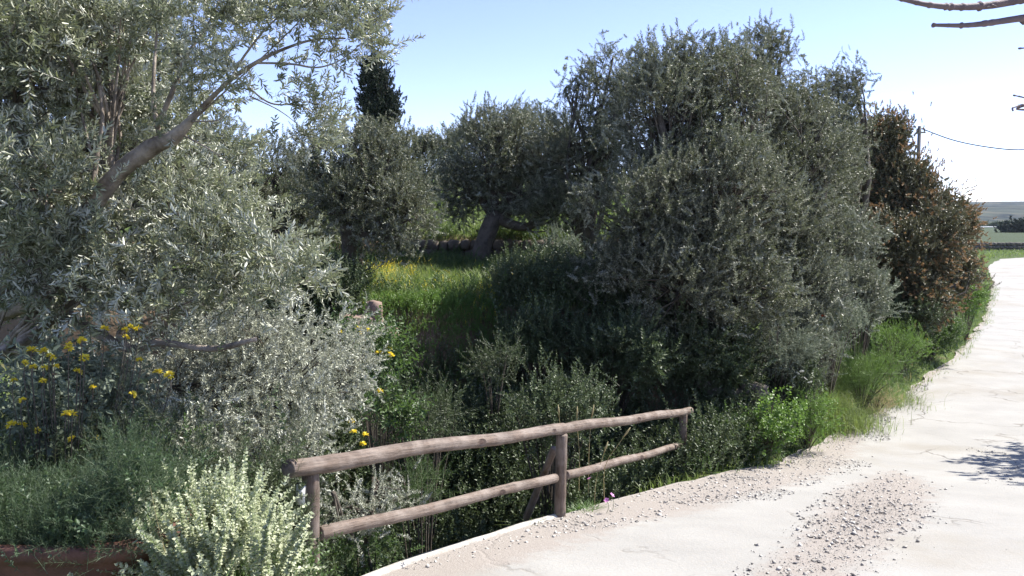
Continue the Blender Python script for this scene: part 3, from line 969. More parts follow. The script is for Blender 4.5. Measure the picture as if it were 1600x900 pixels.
# cypress: stacked lobes, narrow
tree('cypress_tree', 'dark narrow cypress rising above the terrace olives against the sky', 'cypress tree',
     [PL(587, 112, 40, 15, 26), PL(577, 140, 40, 15, 24), PL(600, 145, 40, 16, 30), PL(588, 180, 40, 26, 35), PL(612, 170, 40, 14, 24), PL(590, 230, 40, 34, 50), PL(592, 290, 40, 36, 60), PL(575, 100, 40, 8, 14)],
     gbase(592, 40), P(592, 290, 40), .2, mat='cypress', tpl=T_CYP, seed=51, dens=5, per=14, size=.75, up=1.0, spread=.2, noise=.15, rlo=.5, shoots=0)
tree('tree', 'small dark rounded tree in the far green field at the right edge', 'tree',
     [PL(1588, 360, 170, 14, 7), PL(1612, 358, 170, 18, 9), PL(1572, 363, 170, 8, 4)], (P(1590, 372, 170)), P(1590, 362, 170), .3, mat='cypress',
     tpl=TPL(13, n=20, length=.9, L=.4, W=.25, angle=60), seed=52, dens=.5, per=12, spread=.8, size=1.2, twig=.05)

sl = [PL(px_, 357 + 3 * math.sin(px_ * .7), 330, 7 + 3 * math.sin(px_ * 1.3), 3.5, 3) for px_ in range(1500, 1660, 9)]
cm, _c, _i = crown_mesh('scrub', sl, (0, 0, 0), M['herb_dark'], TPL(17, n=16, length=1.6, L=.8, W=.5, angle=60), dens=.10, per=9, spread=1.2, size=1.1, seed=60, shoots=0)
tag(link('scrub', cm), 'band of dark scrub at the foot of the far hill', 'scrub', kind='stuff')

# ------------------------------------------------------------------ fence
fb = np.array([-1.15, 4.6, zroad(4.6)])
fence = empty('wooden_fence', fb, 'low rustic fence of round brown logs along the bridge edge', 'fence')
def log_part(name, a, b, r1, r2, sides=20, seed=0, label=None, parent=None, sag=0.0):
    a, b = np.asarray(a, float), np.asarray(b, float)
    L = np.linalg.norm(b - a)
    n = int(max(10, L / .05))
    z = np.linspace(0, L, n)
    wob = np.c_[.010 * np.sin(z * 2.1 + seed) + sag * np.sin(np.pi * z / L), .008 * np.sin(z * 3.3 + seed * 2), z]
    rr = np.interp(z, [0, L], [r1, r2]) * (1 + .018 * np.sin(z * 5 + seed) + .05 * np.maximum(0, vnoise(np.c_[z * 6, z * 0 + seed], 3)) ** 2)
    rr = np.r_[rr[0] * .93, rr, rr[-1] * .93]; wob = np.vstack([wob[0] - [0, 0, .006], wob, wob[-1] + [0, 0, .006]])
    acc = Acc(); tube(acc, wob, rr, sides, 0, .10, seed)
    o = link(name, acc.mesh(name, M['log'], (0, 0, 0), True), parent or fence)
    q = Vector(b - a).to_track_quat('Z', 'Y')
    o.rotation_mode = 'QUATERNION'; o.rotation_quaternion = q
    o.location = Vector(a - (fb if parent is None else 0))
    if label: o['label'] = label
    return o
p_l, p_m, p_r = P(485, 745, 4.6), P(877, 683, 7.2), P(1066, 648, 10.4)
for q, (pt_, ex, r) in enumerate(((p_l, 1.0, .050), (p_m, .80, .052), (p_r, .85, .053))):
    log_part('post', pt_ + [0, 0, -ex], pt_ + [0, 0, .02], r, r, seed=q + 1)
t0, t1, t2 = P(449, 731, 4.42), P(872, 671, 7.16), P(1079, 642, 10.6)
log_part('top_rail', t0, t1 + (t2 - t1) * .02, .051, .047, seed=5)
log_part('top_rail', t1, t2, .047, .050, seed=6)
l0, l1, l2, l3 = P(500, 836, 4.68), P(868, 746, 7.1), P(886, 742, 7.25), P(1062, 697, 10.3)
log_part('lower_rail', l0, l1, .040, .039, seed=7)
log_part('lower_rail', l2, l3, .039, .042, seed=8, label='greyer lower rail, bleached, at the far span')
log_part('brace', P(866, 700, 7.35), P(822, 812, 7.7), .035, .035, seed=9, sides=12)
# reflector on the near post
acc = Acc()
def box(acc, lo, hi, v=0):
    x0, y0, z0 = lo; x1, y1, z1 = hi
    acc.add([(x0, y0, z0), (x1, y0, z0), (x1, y1, z0), (x0, y1, z0), (x0, y0, z1), (x1, y0, z1), (x1, y1, z1), (x0, y1, z1)],
            [(0, 3, 2, 1), (4, 5, 6, 7), (0, 1, 5, 4), (1, 2, 6, 5), (2, 3, 7, 6), (3, 0, 4, 7)], None, v)
box(acc, (-.031, -.008, -.066), (.031, .008, .066))
refl = link('reflector', acc.mesh('reflector', M['black']), fence, p_l - fb + [-.040, -.064, -.080])
refl.rotation_euler = (math.radians(-4), math.radians(2), math.radians(6))
acc = Acc(); box(acc, (-.025, -.011, -.058), (.025, -.0085, .058))
link('reflector_face', acc.mesh('reflector_face', M['plate']), refl)

# ------------------------------------------------------------------ planter at the bottom left
acc = Acc()
rimc = P(40, 860, 3.4)
R_, hgt = .40, .5
cx, cy, cz = -2.38, 3.66, -1.395
ang = np.linspace(0, 2 * np.pi, 61)[:-1]
PX, PY = 1.95 * np.sign(np.cos(ang)) * np.abs(np.cos(ang)) ** .55, .85 * np.sign(np.sin(ang)) * np.abs(np.sin(ang)) ** .55
prof = [(R_ - .16, -hgt), (R_ - .02, -.10), (R_ - .01, -.075), (R_ + .02, -.07), (R_ + .025, -.012), (R_ + .01, 0), (R_ - .035, 0), (R_ - .045, -.06), (R_ - .05, -.2)]
Vp = []
for r_, z_ in prof:
    dip = .02 * np.cos(ang - 3.4) + .012 * fbm(np.c_[np.cos(ang), np.sin(ang)] * 3, 8)
    Vp.append(np.c_[cx + r_ * PX, cy + r_ * PY, cz + z_ + dip * (z_ > -.15)])
Vp = np.concatenate(Vp)
i = np.arange(len(prof) - 1)[:, None] * 60 + np.arange(60)[None]; i2 = np.arange(len(prof) - 1)[:, None] * 60 + (np.arange(60)[None] + 1) % 60
acc.add(Vp, np.stack([i, i2, i2 + 60, i + 60], -1).reshape(-1, 4))
pb = np.array([cx, cy, cz - hgt])
pl = empty('planter', pb, 'worn terracotta planter with a curved rim in the bottom left corner', 'planter')
link('pot', acc.mesh('pot', M['terracotta'], pb, True), pl)
acc = Acc(); rr_ = np.linspace(0, R_ - .05, 8)
Vs = np.concatenate([np.c_[cx + r_ * PX, cy + r_ * PY, cz - .06 + .02 * fbm(np.c_[r_ * np.cos(ang), r_ * np.sin(ang)] * 6, 9)] for r_ in rr_])
i = np.arange(7)[:, None] * 60 + np.arange(60)[None]; i2 = np.arange(7)[:, None] * 60 + (np.arange(60)[None] + 1) % 60
acc.add(Vs, np.stack([i, i + 60, i2 + 60, i2], -1).reshape(-1, 4))
link('soil', acc.mesh('soil', M['soil'], pb, True), pl)

# ------------------------------------------------------------------ ground vegetation helpers
def in_view(X, Y, z, margin=120):
    X, Y, z = map(np.asarray, (X, Y, z))
    D = Y * CA - z * SA
    up = Y * SA + z * CA
    px = 800 + F * X / np.maximum(D, .1); py = 450 - F * up / np.maximum(D, .1)
    return (D > .8) & (px > -margin) & (px < 1600 + margin) & (py > -margin) & (py < 900 + margin * 2), px, py


def pick(n, x0, x1, y0, y1, cond, rng, margin=120):
    X = rng.uniform(x0, x1, n); Y = rng.uniform(y0, y1, n)
    z = heights(X, Y)
    d = edge_dist(X, Y)
    ok, px, py = in_view(X, Y, z, margin)
    ok &= cond(X, Y, z, d, px, py)
    return np.c_[X, Y, z][ok], d[ok]


def blades(acc, base, h, w, rng, lean=.5, v=None):
    """grass blades at base points, three segments each"""
    n = len(base)
    az = rng.uniform(0, 2 * np.pi, n)
    dirv = np.c_[np.cos(az), np.sin(az), np.zeros(n)]
    side = np.c_[-np.sin(az + rng.normal(0, .8, n)), np.cos(az), np.zeros(n)]
    side = norm(side)
    ln = lean * (.3 + rng.random(n))
    up = np.array([0, 0, 1.0])
    m1 = base + (dirv * (ln * .25)[:, None] + up) * (h * .5)[:, None]
    tp = base + (dirv * (ln * 1.0)[:, None] + up * (1 - .35 * ln[:, None])) * h[:, None]
    V = np.stack([base - side * w[:, None] / 2, base + side * w[:, None] / 2, m1 + side * w[:, None] * .38, m1 - side * w[:, None] * .38, tp], 1)
    o = np.arange(n)[:, None] * 5
    vv = rng.random(n) if v is None else v
    acc.add(V.reshape(-1, 3), o + np.array([0, 1, 2, 3]), o + np.array([3, 2, 4]), np.repeat(vv, 5))


rng = np.random.default_rng(99)
# grass on terraces and verge
acc = Acc()
pts, d = pick(170000, -9, 6, 11.6, 34, lambda X, Y, z, d, px, py: (px > 380) & (px < 960) & (z > -1.75) & (fbm(np.c_[X, Y] * .9, 71) > -.35), rng, 20)
h = (.10 + .22 * rng.random(len(pts))) * (1 + .6 * fbm(pts[:, :2] * .7, 72))
blades(acc, pts, np.clip(h, .05, .5), .010 + .012 * rng.random(len(pts)), rng, .6)
pts, d = pick(200000, 1, 30, 8.5, 48, lambda X, Y, z, d, px, py: (d > .02) & (d < 1.0 + .16 * Y * .6) & (fbm(np.c_[X, Y] * 1.2, 73) > -.45 + .3 * (d < .4)), rng, 30)
h = (.12 + .3 * rng.random(len(pts))) * (.3 + 1.1 * np.clip(d, 0, 1.3)) * (1 + .5 * fbm(pts[:, :2] * .8, 74))
blades(acc, pts, np.clip(h, .04, .7), .007 + .010 * rng.random(len(pts)), rng, .7)
pts, d = pick(150000, 2.5, 30, 10, 46, lambda X, Y, z, d, px, py: (d > -.3 + .25 * fbm(np.c_[X, Y] * 1.7, 77)) & (d < .25) & (fbm(np.c_[X, Y] * 2.2, 78) > -.2), rng, 30)
pts[:, 2] = np.maximum(pts[:, 2], zroad(pts[:, 1]) - .02)
blades(acc, pts, .05 + .16 * rng.random(len(pts)) * (1 + fbm(pts[:, :2] * 1.5, 79)), .006 + .008 * rng.random(len(pts)), rng, .9)
pts, d = pick(26000, 26, 62, 48, 100, lambda X, Y, z, d, px, py: (d > .0) & (d < 14), rng, 30)
blades(acc, pts, .12 + .25 * rng.random(len(pts)), .04 + .04 * rng.random(len(pts)), rng, .6)
tag(link('grass', acc.mesh('grass', M['grass'])), 'green spring grass on the terraces and along the road verge', 'grass', kind='stuff')

# dry golden grass fringe on the bank lip and verge
acc = Acc()
pts, d = pick(16000, -3, 2, 11.3, 12.9, lambda X, Y, z, d, px, py: (px > 590) & (px < 760) & (z > -1.6) & (fbm(np.c_[X, Y] * 1.6, 75) > -.15), rng, 10)
blades(acc, pts, .08 + .12 * rng.random(len(pts)), .012 * np.ones(len(pts)), rng, .9)
pts, d = pick(26000, 3, 14, 10, 24, lambda X, Y, z, d, px, py: (d > .15) & (d < 1.2) & (fbm(np.c_[X, Y] * 1.1, 76) > .28), rng, 10)
blades(acc, pts, .15 + .2 * rng.random(len(pts)), .010 * np.ones(len(pts)), rng, .7)
tag(link('dry_grass', acc.mesh('dry_grass', M['straw'])), 'straw-yellow dry grass on the lit bank lip and in the verge', 'dry grass', kind='stuff')

# herb masses
def herb_mass(name, label, mat, tpl, n, rect, cond, size, per=3, up=1.0, hz=.1, seed=0, cat='undergrowth', margin=60, lift=0, dfac=0):
    r = np.random.default_rng(seed)
    pts, d = pick(n, *rect, cond, r, margin)
    k_ = np.repeat(np.arange(len(pts)), per)
    p = pts[k_] + r.normal(size=(len(k_), 3)) * [.10, .10, 0]
    p[:, 2] += np.abs(r.normal(size=len(k_))) * hz + lift
    dd = np.array([0, 0, up]) + r.normal(size=(len(k_), 3)) * .5
    a = Acc()
    if name == 'feathery_greens':
        p[:, 2] += .16 * fbm(p * [4, 4, 0], 88) + .05
    if dfac: p[:, 2] += dfac * np.clip(d[k_], 0, 1.2) * r.random(len(k_))
    spread_sprigs(a, tpl, p, dd, size * (.6 + .8 * r.random(len(k_))), r, (fbm(p * 1.3, 81) + 1) / 2)
    return tag(link(name, a.mesh(name, M[mat])), label, cat, kind='stuff')


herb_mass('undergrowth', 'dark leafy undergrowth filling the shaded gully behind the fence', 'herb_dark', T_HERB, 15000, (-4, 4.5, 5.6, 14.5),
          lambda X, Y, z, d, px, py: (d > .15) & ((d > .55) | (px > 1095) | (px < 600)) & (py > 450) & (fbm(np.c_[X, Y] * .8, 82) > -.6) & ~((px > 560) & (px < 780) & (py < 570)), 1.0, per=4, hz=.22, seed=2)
herb_mass('low_herbs', 'fresh green leafy herbs among the verge grass and the fence foot', 'herb', T_HERB, 14000, (.4, 26, 6.6, 40),
          lambda X, Y, z, d, px, py: (d > .05) & ((d > .9) | (px > 1095) | ((px - 870) ** 2 + (Y - 7.3) ** 2 * 4000 < 4000) | (fbm(np.c_[X, Y] * 9, 5) > .35)) & (d < .6 + .05 * Y) & (fbm(np.c_[X, Y] * 1.1, 83) > -.25), .62, per=5, hz=.06, dfac=.55, seed=3, cat='herbs')
herb_mass('feathery_greens', 'soft feathery green foliage covering the lower left ground behind the planter', 'herb_dark', T_FEATHER + T_HERB[:3], 9000, (-4.5, -1.25, 4.3, 5.8),
          lambda X, Y, z, d, px, py: (d > .15) & (px < 470), .62, per=9, hz=.36, seed=4, cat='foliage')
herb_mass('terrace_herbs', 'bright green herbs scattered through the terrace grass', 'herb_bright', T_HERBS, 7000, (-7, 5, 12, 28),
          lambda X, Y, z, d, px, py: (px > 420) & (px < 940) & (z > -2.9) & (fbm(np.c_[X, Y] * 1.0, 84) > .12), .6, per=4, hz=.04, seed=5, cat='herbs')
herb_mass('terrace_weeds', 'rough olive-green weeds in front of the terrace wall and along the terrace edge', 'herb', T_BUSHY, 3600, (-7, 5, 12.3, 19.0),
          lambda X, Y, z, d, px, py: (px > 420) & (px < 940) & (z > -1.6) & ((Y > 16.6) | (Y < 13.4)) & (fbm(np.c_[X, Y] * 1.3, 184) > .0), .6, per=5, hz=.10, seed=15, cat='weeds')
herb_mass('yellow_flowers', 'tiny yellow flowers sprinkled over the terrace lip and the grass', 'yellow', TPL(16, n=8, length=.16, L=.022, W=.02, stem_r=.001), 5200, (-5, 3, 11.9, 17),
          lambda X, Y, z, d, px, py: (px > 560) & (px < 900) & (z > -1.7) & (fbm(np.c_[X, Y] * 1.4, 185) > .15 + .05 * (Y - 12)), .7, per=2, hz=.12, seed=16, cat='flowers')
herb_mass('bank_plants', 'yellow-green plants creeping down the sunlit earth bank', 'herb_bright', T_HERB, 9000, (-3, 1, 10.2, 12.6),
          lambda X, Y, z, d, px, py: (px > 585) & (px < 800) & (fbm(np.c_[X, Y] * 1.7, 85) > -.35), .5, per=4, hz=.02, seed=6, cat='herbs')


# individual shrubs
def shrub(label, px, D, rx, ry, mat, tpl, seed, dens=12, per=9, size=.7, py=None, up=.6, name='shrub', cat='shrub', group=None, lobes=3):
    r = np.random.default_rng(seed)
    b = gbase(px, D)
    a, h_ = rx * D / F, ry * D / F
    c0 = P(px, py, D) if py else b + [0, 0, h_ * .8]
    lb = [(c0, (a * .75, a * .7, h_ * .85))]
    for q in range(lobes):
        an = r.uniform(0, 6.28)
        lb.append((c0 + [a * .55 * math.cos(an), a * .5 * math.sin(an), h_ * r.uniform(-.3, .45)], (a * .5, a * .5, h_ * .5)))
    t = empty(name, b, label, cat, group)
    cm, C, I = crown_mesh('foliage', lb, b, M[mat], tpl, dens=dens, per=per, spread=.09 + .06 * a, size=size, up=up, seed=seed, rlo=.3)
    link('foliage', cm, t)
    ac = Acc()
    for q in range(len(C)):
        if q % 2: continue
        m_ = b * .5 + C[q] * .5 + [0, 0, .1]
        tube(ac, smooth_path([b, m_, C[q]], 5), np.linspace(.014, .004, 5), 4, 0, cap=False)
    link('stems', ac.mesh('stems', M['bark'], b), t)
    return t


shrub('round grey-green bush on the verge below the rust-tipped evergreen', 1345, 15.8, 42, 52, 'greyherb', T_BUSHY, 101, 9, 10, .8, py=465)
shrub('bright green leafy bush beyond the far end of the fence', 1205, 10.9, 42, 45, 'herb_bright', T_BROAD, 102, 12, 7, .62, py=660)
shrub('dark green bush just behind the far fence post', 1140, 10.9, 42, 42, 'herb', T_BROAD, 103, 12, 7, .6, py=690)
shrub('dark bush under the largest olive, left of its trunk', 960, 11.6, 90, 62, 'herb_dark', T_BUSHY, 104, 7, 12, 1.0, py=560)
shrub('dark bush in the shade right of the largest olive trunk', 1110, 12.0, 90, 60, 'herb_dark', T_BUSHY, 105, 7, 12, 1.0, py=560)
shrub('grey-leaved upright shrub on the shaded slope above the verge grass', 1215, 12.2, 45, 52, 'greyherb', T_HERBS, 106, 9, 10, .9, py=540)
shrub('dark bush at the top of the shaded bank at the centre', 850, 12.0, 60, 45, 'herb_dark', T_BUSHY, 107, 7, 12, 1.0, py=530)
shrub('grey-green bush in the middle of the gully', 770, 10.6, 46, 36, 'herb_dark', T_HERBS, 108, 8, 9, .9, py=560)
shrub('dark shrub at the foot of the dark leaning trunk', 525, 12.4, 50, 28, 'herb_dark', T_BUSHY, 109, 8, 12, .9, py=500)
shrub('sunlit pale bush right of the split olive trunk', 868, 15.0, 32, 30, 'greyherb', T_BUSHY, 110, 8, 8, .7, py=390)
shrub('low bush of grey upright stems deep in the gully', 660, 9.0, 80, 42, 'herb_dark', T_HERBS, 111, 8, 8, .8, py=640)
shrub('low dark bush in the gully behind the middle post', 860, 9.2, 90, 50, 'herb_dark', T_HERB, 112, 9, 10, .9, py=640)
shrub('green bush at the road edge under the evergreen with rust tips', 1460, 21, 50, 30, 'herb', T_BUSHY, 113, 6, 9, 1.0, py=520)
shrub('yellowish bush at the foot of the rust-tipped evergreen nearest the road', 1515, 25, 25, 28, 'herb_bright', T_BUSHY, 114, 5, 8, 1.0, py=465)
shrub('small olive-green bush at the verge end beside the far road', 1530, 32, 16, 22, 'carob', T_BUSHY, 115, 4, 8, 1.1, py=450)
shrub('feathery fern-like plant seen just below the top rail', 655, 7.0, 34, 30, 'herb', T_FEATHER, 116, 30, 6, .7, py=765)
shrub('dark green bush behind the yellow-flowered plant at the left edge', 30, 5.6, 110, 80, 'herb_dark', T_HERB, 117, 14, 9, .8, py=690)
shrub('green bush hanging over the gully wall under the lower rail', 560, 5.7, 55, 40, 'herb', T_HERB, 118, 22, 8, .55, py=870)
shrub('leafy weed clump between the silver shrub and the planter', 150, 4.9, 110, 60, 'herb', T_HERB, 119, 16, 8, .6, py=740)


# foliage growing in the planter
r = np.random.default_rng(260)
bq = np.array([cx, cy, cz - .06])
tq_ = empty('trailing_plant', bq, 'feathery green plant growing in the terracotta planter and hanging over its rim', 'plant')
n_ = 4600
an_ = r.uniform(0, 6.28, n_); rr_ = (R_ - .05) * r.random(n_) ** .35
p_ = np.c_[cx + r.uniform(-.80, .80, n_), cy + r.uniform(-.33, .31, n_), cz - .05 + .12 * r.random(n_)]
p_[:, 2] += .5 * np.maximum(0, fbm(p_ * [4, 4, 0], 89) - .05)
a = Acc()
fr = (r.random(n_) < .22) & (np.sin(an_) < 0); p_[fr] += np.c_[np.cos(an_[fr]) * .1, np.sin(an_[fr]) * .1, -.04 + 0 * an_[fr]]
spread_sprigs(a, T_FEATHER + T_HERB[:2], p_, np.array([0, .1, .8]) + r.normal(size=(n_, 3)) * .7, .6 * (.5 + .6 * r.random(n_)), r, r.random(n_))
M['herb_blue'] = leaf_mat('soft_green_leaf', (.04, .075, .035), (.085, .135, .06), (.09, .13, .08), .5, .3, stem=(.07, .1, .05), tcol=(.14, .22, .07))
link('foliage', a.mesh('foliage', M['herb_blue'], bq), tq_)
for q in range(8):
    ac = Acc()
    e_ = p_[r.integers(0, n_)] + [0, 0, r.uniform(.05, .25)] + r.normal(size=3) * .1
    g_ = e_ - r.normal(size=3) * .12 - [0, 0, .2]
    tube(ac, smooth_path([g_, (g_ + e_) / 2 + r.normal(size=3) * .015, e_], 6), np.linspace(.002, .0008, 6), 4, -1, cap=False)
    link('dry_twig', ac.mesh('dry_twig', M['straw'], bq), tq_)
shrub('bushy dark weeds right behind the planter at the left edge', 50, 4.75, 110, 62, 'herb_dark', T_HERB + T_FEATHER[:3], 140, 22, 9, .5, py=775)
shrub('bushy weeds behind the planter, left of the pale flower spikes', 175, 4.7, 75, 60, 'herb', T_FEATHER + T_HERB[:2], 141, 22, 9, .5, py=790)
# more plants of the verge between the far fence post and the evergreen
shrub('leafy green bush right of the bright one, hugging the road edge', 1270, 11.9, 45, 48, 'herb_bright', T_HERB, 130, 14, 9, .6, py=650)
shrub('tall dull-green bush behind the white daisies', 1270, 12.9, 50, 60, 'greyherb', T_HERBS, 131, 9, 10, .7, py=560)
shrub('rounded green bush under the low grey-green olive', 1230, 12.6, 50, 55, 'herb_dark', T_BUSHY, 132, 9, 10, .8, py=600)
shrub('soft green bush in the middle of the verge, right of the tall tussock', 1355, 14.8, 45, 38, 'herb_bright', T_FEATHER, 133, 14, 9, .9, py=585)
shrub('broad low bush between the round grey-green bush and the road', 1400, 17.5, 50, 36, 'herb_bright', T_HERBS, 134, 9, 10, .8, py=540)
shrub('straw-tinted small bush at the very road edge, midway along the verge', 1375, 15.0, 24, 24, 'straw', T_HERBS, 135, 14, 8, .6, py=625)
shrub('pale bush below the grey-green olive, above the tall tussock', 1300, 14.0, 50, 42, 'greyherb', T_HERB, 136, 9, 10, .8, py=500)
shrub('dark bush between the round grey-green bush and the evergreen foot', 1420, 19.5, 50, 34, 'herb_dark', T_BUSHY, 137, 7, 10, 1.0, py=495)

# tall grassy mounds in the verge
def tussock(label, px, D, n, h, rad, mat, seed, lean=.7, w=.008, name='grass_tussock', cat='grass tussock', group=None):
    r = np.random.default_rng(seed)
    b = gbase(px, D, 0)
    p = b + np.c_[r.normal(size=(n, 2)) * rad, np.zeros(n)]
    p[:, 2] = heights(p[:, 0], p[:, 1]) - .02
    a = Acc()
    blades(a, p, h * (.5 + .6 * r.random(n)), w * (.6 + .8 * r.random(n)), r, lean)
    return tag(link(name, a.mesh(name, M[mat], b), None, b), label, cat, group)


tussock('tall arching green grass tussock on the verge below the grey olive', 1300, 13.6, 2600, .75, .38, 'grass', 201, .9)
tussock('second tall grass tussock nearer the rust-tipped evergreen', 1370, 16.0, 2200, .6, .42, 'grass', 202, .9)
tussock('green grass clump at the foot of the middle fence post', 915, 7.35, 500, .26, .07, 'herb_bright', 203, 1.0, .009)
tussock('grass clump leaning over the gully left of the middle post', 812, 6.75, 420, .3, .05, 'grass', 204, 1.1, .009)

# pale flower spikes, each spike a part
r = np.random.default_rng(301)
def spike_mesh(seed):
    q = np.random.default_rng(seed)
    a = Acc(); L = .46
    bend = q.normal(0, .05, 2)
    pts_ = np.array([[bend[0] * t * t, bend[1] * t * t, L * t] for t in np.linspace(0, 1, 6)])
    tube(a, pts_, np.linspace(.0035, .0018, 6), 5, -1.0, cap=False)
    lv, lq, lt = leaf_geo(.024, .018, 1, .35)
    for node in range(24):
        t = .12 + .88 * node / 23
        c = np.array([bend[0] * t * t, bend[1] * t * t, L * t])
        for k_ in range(9 if node > 2 else 4):
            az = q.uniform(0, 6.28); el = q.uniform(-.1, .9)
            x = np.array([math.cos(az) * math.cos(el), math.sin(az) * math.cos(el), math.sin(el)])
            y = norm(np.cross([0, 0, 1], x)); z = np.cross(x, y)
            s = q.uniform(.7, 1.15) * (1 if t < .9 else .7)
            a.add(c + s * (lv[:, :1] * x + lv[:, 1:2] * y + lv[:, 2:] * z), lq, lt, q.random())
    return a.mesh('flower_spike', M['bract'])
sm = [spike_mesh(s_) for s_ in range(310, 315)]
bp_ = gbase(340, 3.75)
pf = empty('flowering_plant', bp_, 'dense clump of pale cream-green flower spikes beside the near fence post', 'flowering plant')
for q in range(96):
    px_ = r.uniform(200, 436); D_ = r.uniform(3.35, 4.1)
    top = 752 + 55 * ((px_ - 335) / 120) ** 2 + r.uniform(0, 70) + (25 if px_ < 250 else 0)
    tp = P(px_, top, D_)
    o = link('flower_spike', sm[q % 5], pf)
    sc = r.uniform(.85, 1.15)
    tilt = (r.normal(0, .26), r.normal(0, .26))
    o.location = Vector(tp - [0, 0, .46 * sc] - bp_); o.scale = (sc,) * 3
    o.rotation_euler = (tilt[0], tilt[1], r.uniform(0, 6.28))
a = Acc(); n_ = 900
p_ = bp_ + np.c_[r.uniform(-.42, .38, n_), r.uniform(-.3, .3, n_), r.uniform(-.02, .42, n_)]
spread_sprigs(a, T_HERB, p_, np.array([0, 0, 1.0]) + r.normal(size=(n_, 3)) * .3, .6 * np.ones(n_), r)
link('foliage', a.mesh('foliage', M['herb'], bp_), pf)
a = Acc(); n_ = 420
e_ = norm(r.normal(size=(n_, 3)) * [1, 1, .8] + [0, 0, .5]) * [.38, .28, .40]
ctr = P(325, 900, 3.75)
spread_sprigs(a, TPL(18, n=26, length=.20, L=.024, W=.017, angle=70, stem_r=.0012), ctr + e_ * r.uniform(.7, 1.0, (n_, 1)), e_ + np.array([0, 0, .25]) + r.normal(size=(n_, 3)) * .12, r.uniform(.6, 1.1, n_), r, r.random(n_))
link('young_shoots', a.mesh('young_shoots', M['bract'], bp_), pf)

# yellow flowered sage bushes: foliage plus each flower head
def flower_ball(rad, n, seed, pl_, pw, flat=.7):
    q = np.random.default_rng(seed); a = Acc()
    lv, lq, lt = leaf_geo(pl_, pw, 1, .4)
    for _ in range(n):
        az = q.uniform(0, 6.28); el = q.uniform(-.35, 1.2)
        x = np.array([math.cos(az) * math.cos(el), math.sin(az) * math.cos(el), math.sin(el) * flat])
        x = norm(x); y = norm(np.cross([.1, .2, 1], x)); z = np.cross(x, y)
        a.add(x * rad * .35 + (lv[:, :1] * x + lv[:, 1:2] * y + lv[:, 2:] * z), lq, lt, q.random())
    return a


yb = [flower_ball(.022, 26, s_, .024, .012).mesh('flower_head', M['yellow']) for s_ in (1, 2, 3)]
YF = [(50, 548), (68, 550), (78, 556), (83, 560), (40, 568), (52, 574), (70, 575), (22, 595), (108, 538), (108, 545), (128, 533), (132, 560), (121, 581), (86, 573), (67, 596), (35, 626),
      (35, 665), (18, 665), (58, 673), (103, 648), (113, 648), (112, 686), (166, 730), (175, 733), (163, 514), (195, 516), (197, 527), (216, 514), (145, 606), (247, 582), (265, 587), (207, 617), (152, 685), (218, 563), (205, 512)]
bs = gbase(70, 4.9)
ys = empty('flowering_shrub', bs, 'Jerusalem sage bush with grey-green leaves and many yellow flower heads at the left', 'flowering shrub')
lobS = [PL(60, 610, 4.9, 55, 55), PL(100, 600, 5.0, 60, 60), PL(60, 680, 4.8, 60, 40), PL(150, 620, 5.2, 60, 60)]
cm, C, I = crown_mesh('foliage', lobS, bs, M['greyherb'], T_SAGE, dens=22, per=5, spread=.08, size=.6, up=.7, seed=330, shoots=0)
link('foliage', cm, ys)
ac = Acc()
for q, (fx, fy) in enumerate(YF):
    D_ = 4.3 + .2 * r.random() + (.4 if fx > 140 else 0)
    p = P(fx, fy, D_)
    o = link('flower_head', yb[q % 3], ys, p - bs); o.rotation_euler = (r.normal(0, .3), r.normal(0, .3), r.uniform(0, 6)); o.scale = (r.uniform(.7, 1.1),) * 3
    tube(ac, smooth_path([bs * .3 + p * .7 - [0, 0, .25], p - [0.01, 0, .12], p], 6), .003, 4, 0, cap=False)
for q in range(len(C)):
    tube(ac, smooth_path([bs, bs * .5 + C[q] * .5, C[q]], 5), np.linspace(.01, .003, 5), 4, 0, cap=False)
link('stems', ac.mesh('stems', M['bark'], bs), ys)

bs2 = gbase(590, 9.8)
ys2 = empty('flowering_shrub', bs2, 'second yellow-flowered shrub at the rim of the silver shrub, below the reddish rock', 'flowering shrub')
lobS = [PL(590, 560, 9.3, 40, 50), PL(600, 640, 8.6, 34, 50), PL(560, 530, 9.6, 30, 30)]
cm, C, I = crown_mesh('foliage', lobS, bs2, M['herb'], T_SAGE, dens=14, per=7, spread=.1, size=.7, up=.7, seed=331, shoots=0)
link('foliage', cm, ys2)
for q, (fx, fy) in enumerate([(560, 513), (565, 522), (575, 516), (566, 533), (590, 552), (597, 552), (608, 553), (594, 612), (549, 659), (552, 675), (571, 680), (567, 694), (525, 524), (608, 545), (612, 556), (530, 519)]):
    o = link('flower_head', yb[q % 3], ys2, P(fx, fy, 8.9 if fy < 600 else 8.0) - bs2); o.scale = (1.3,) * 3
ac = Acc()
for q in range(len(C)):
    tube(ac, smooth_path([bs2, bs2 * .5 + C[q] * .5, C[q]], 5), np.linspace(.01, .003, 5), 4, 0, cap=False)
link('stems', ac.mesh('stems', M['bark'], bs2), ys2)

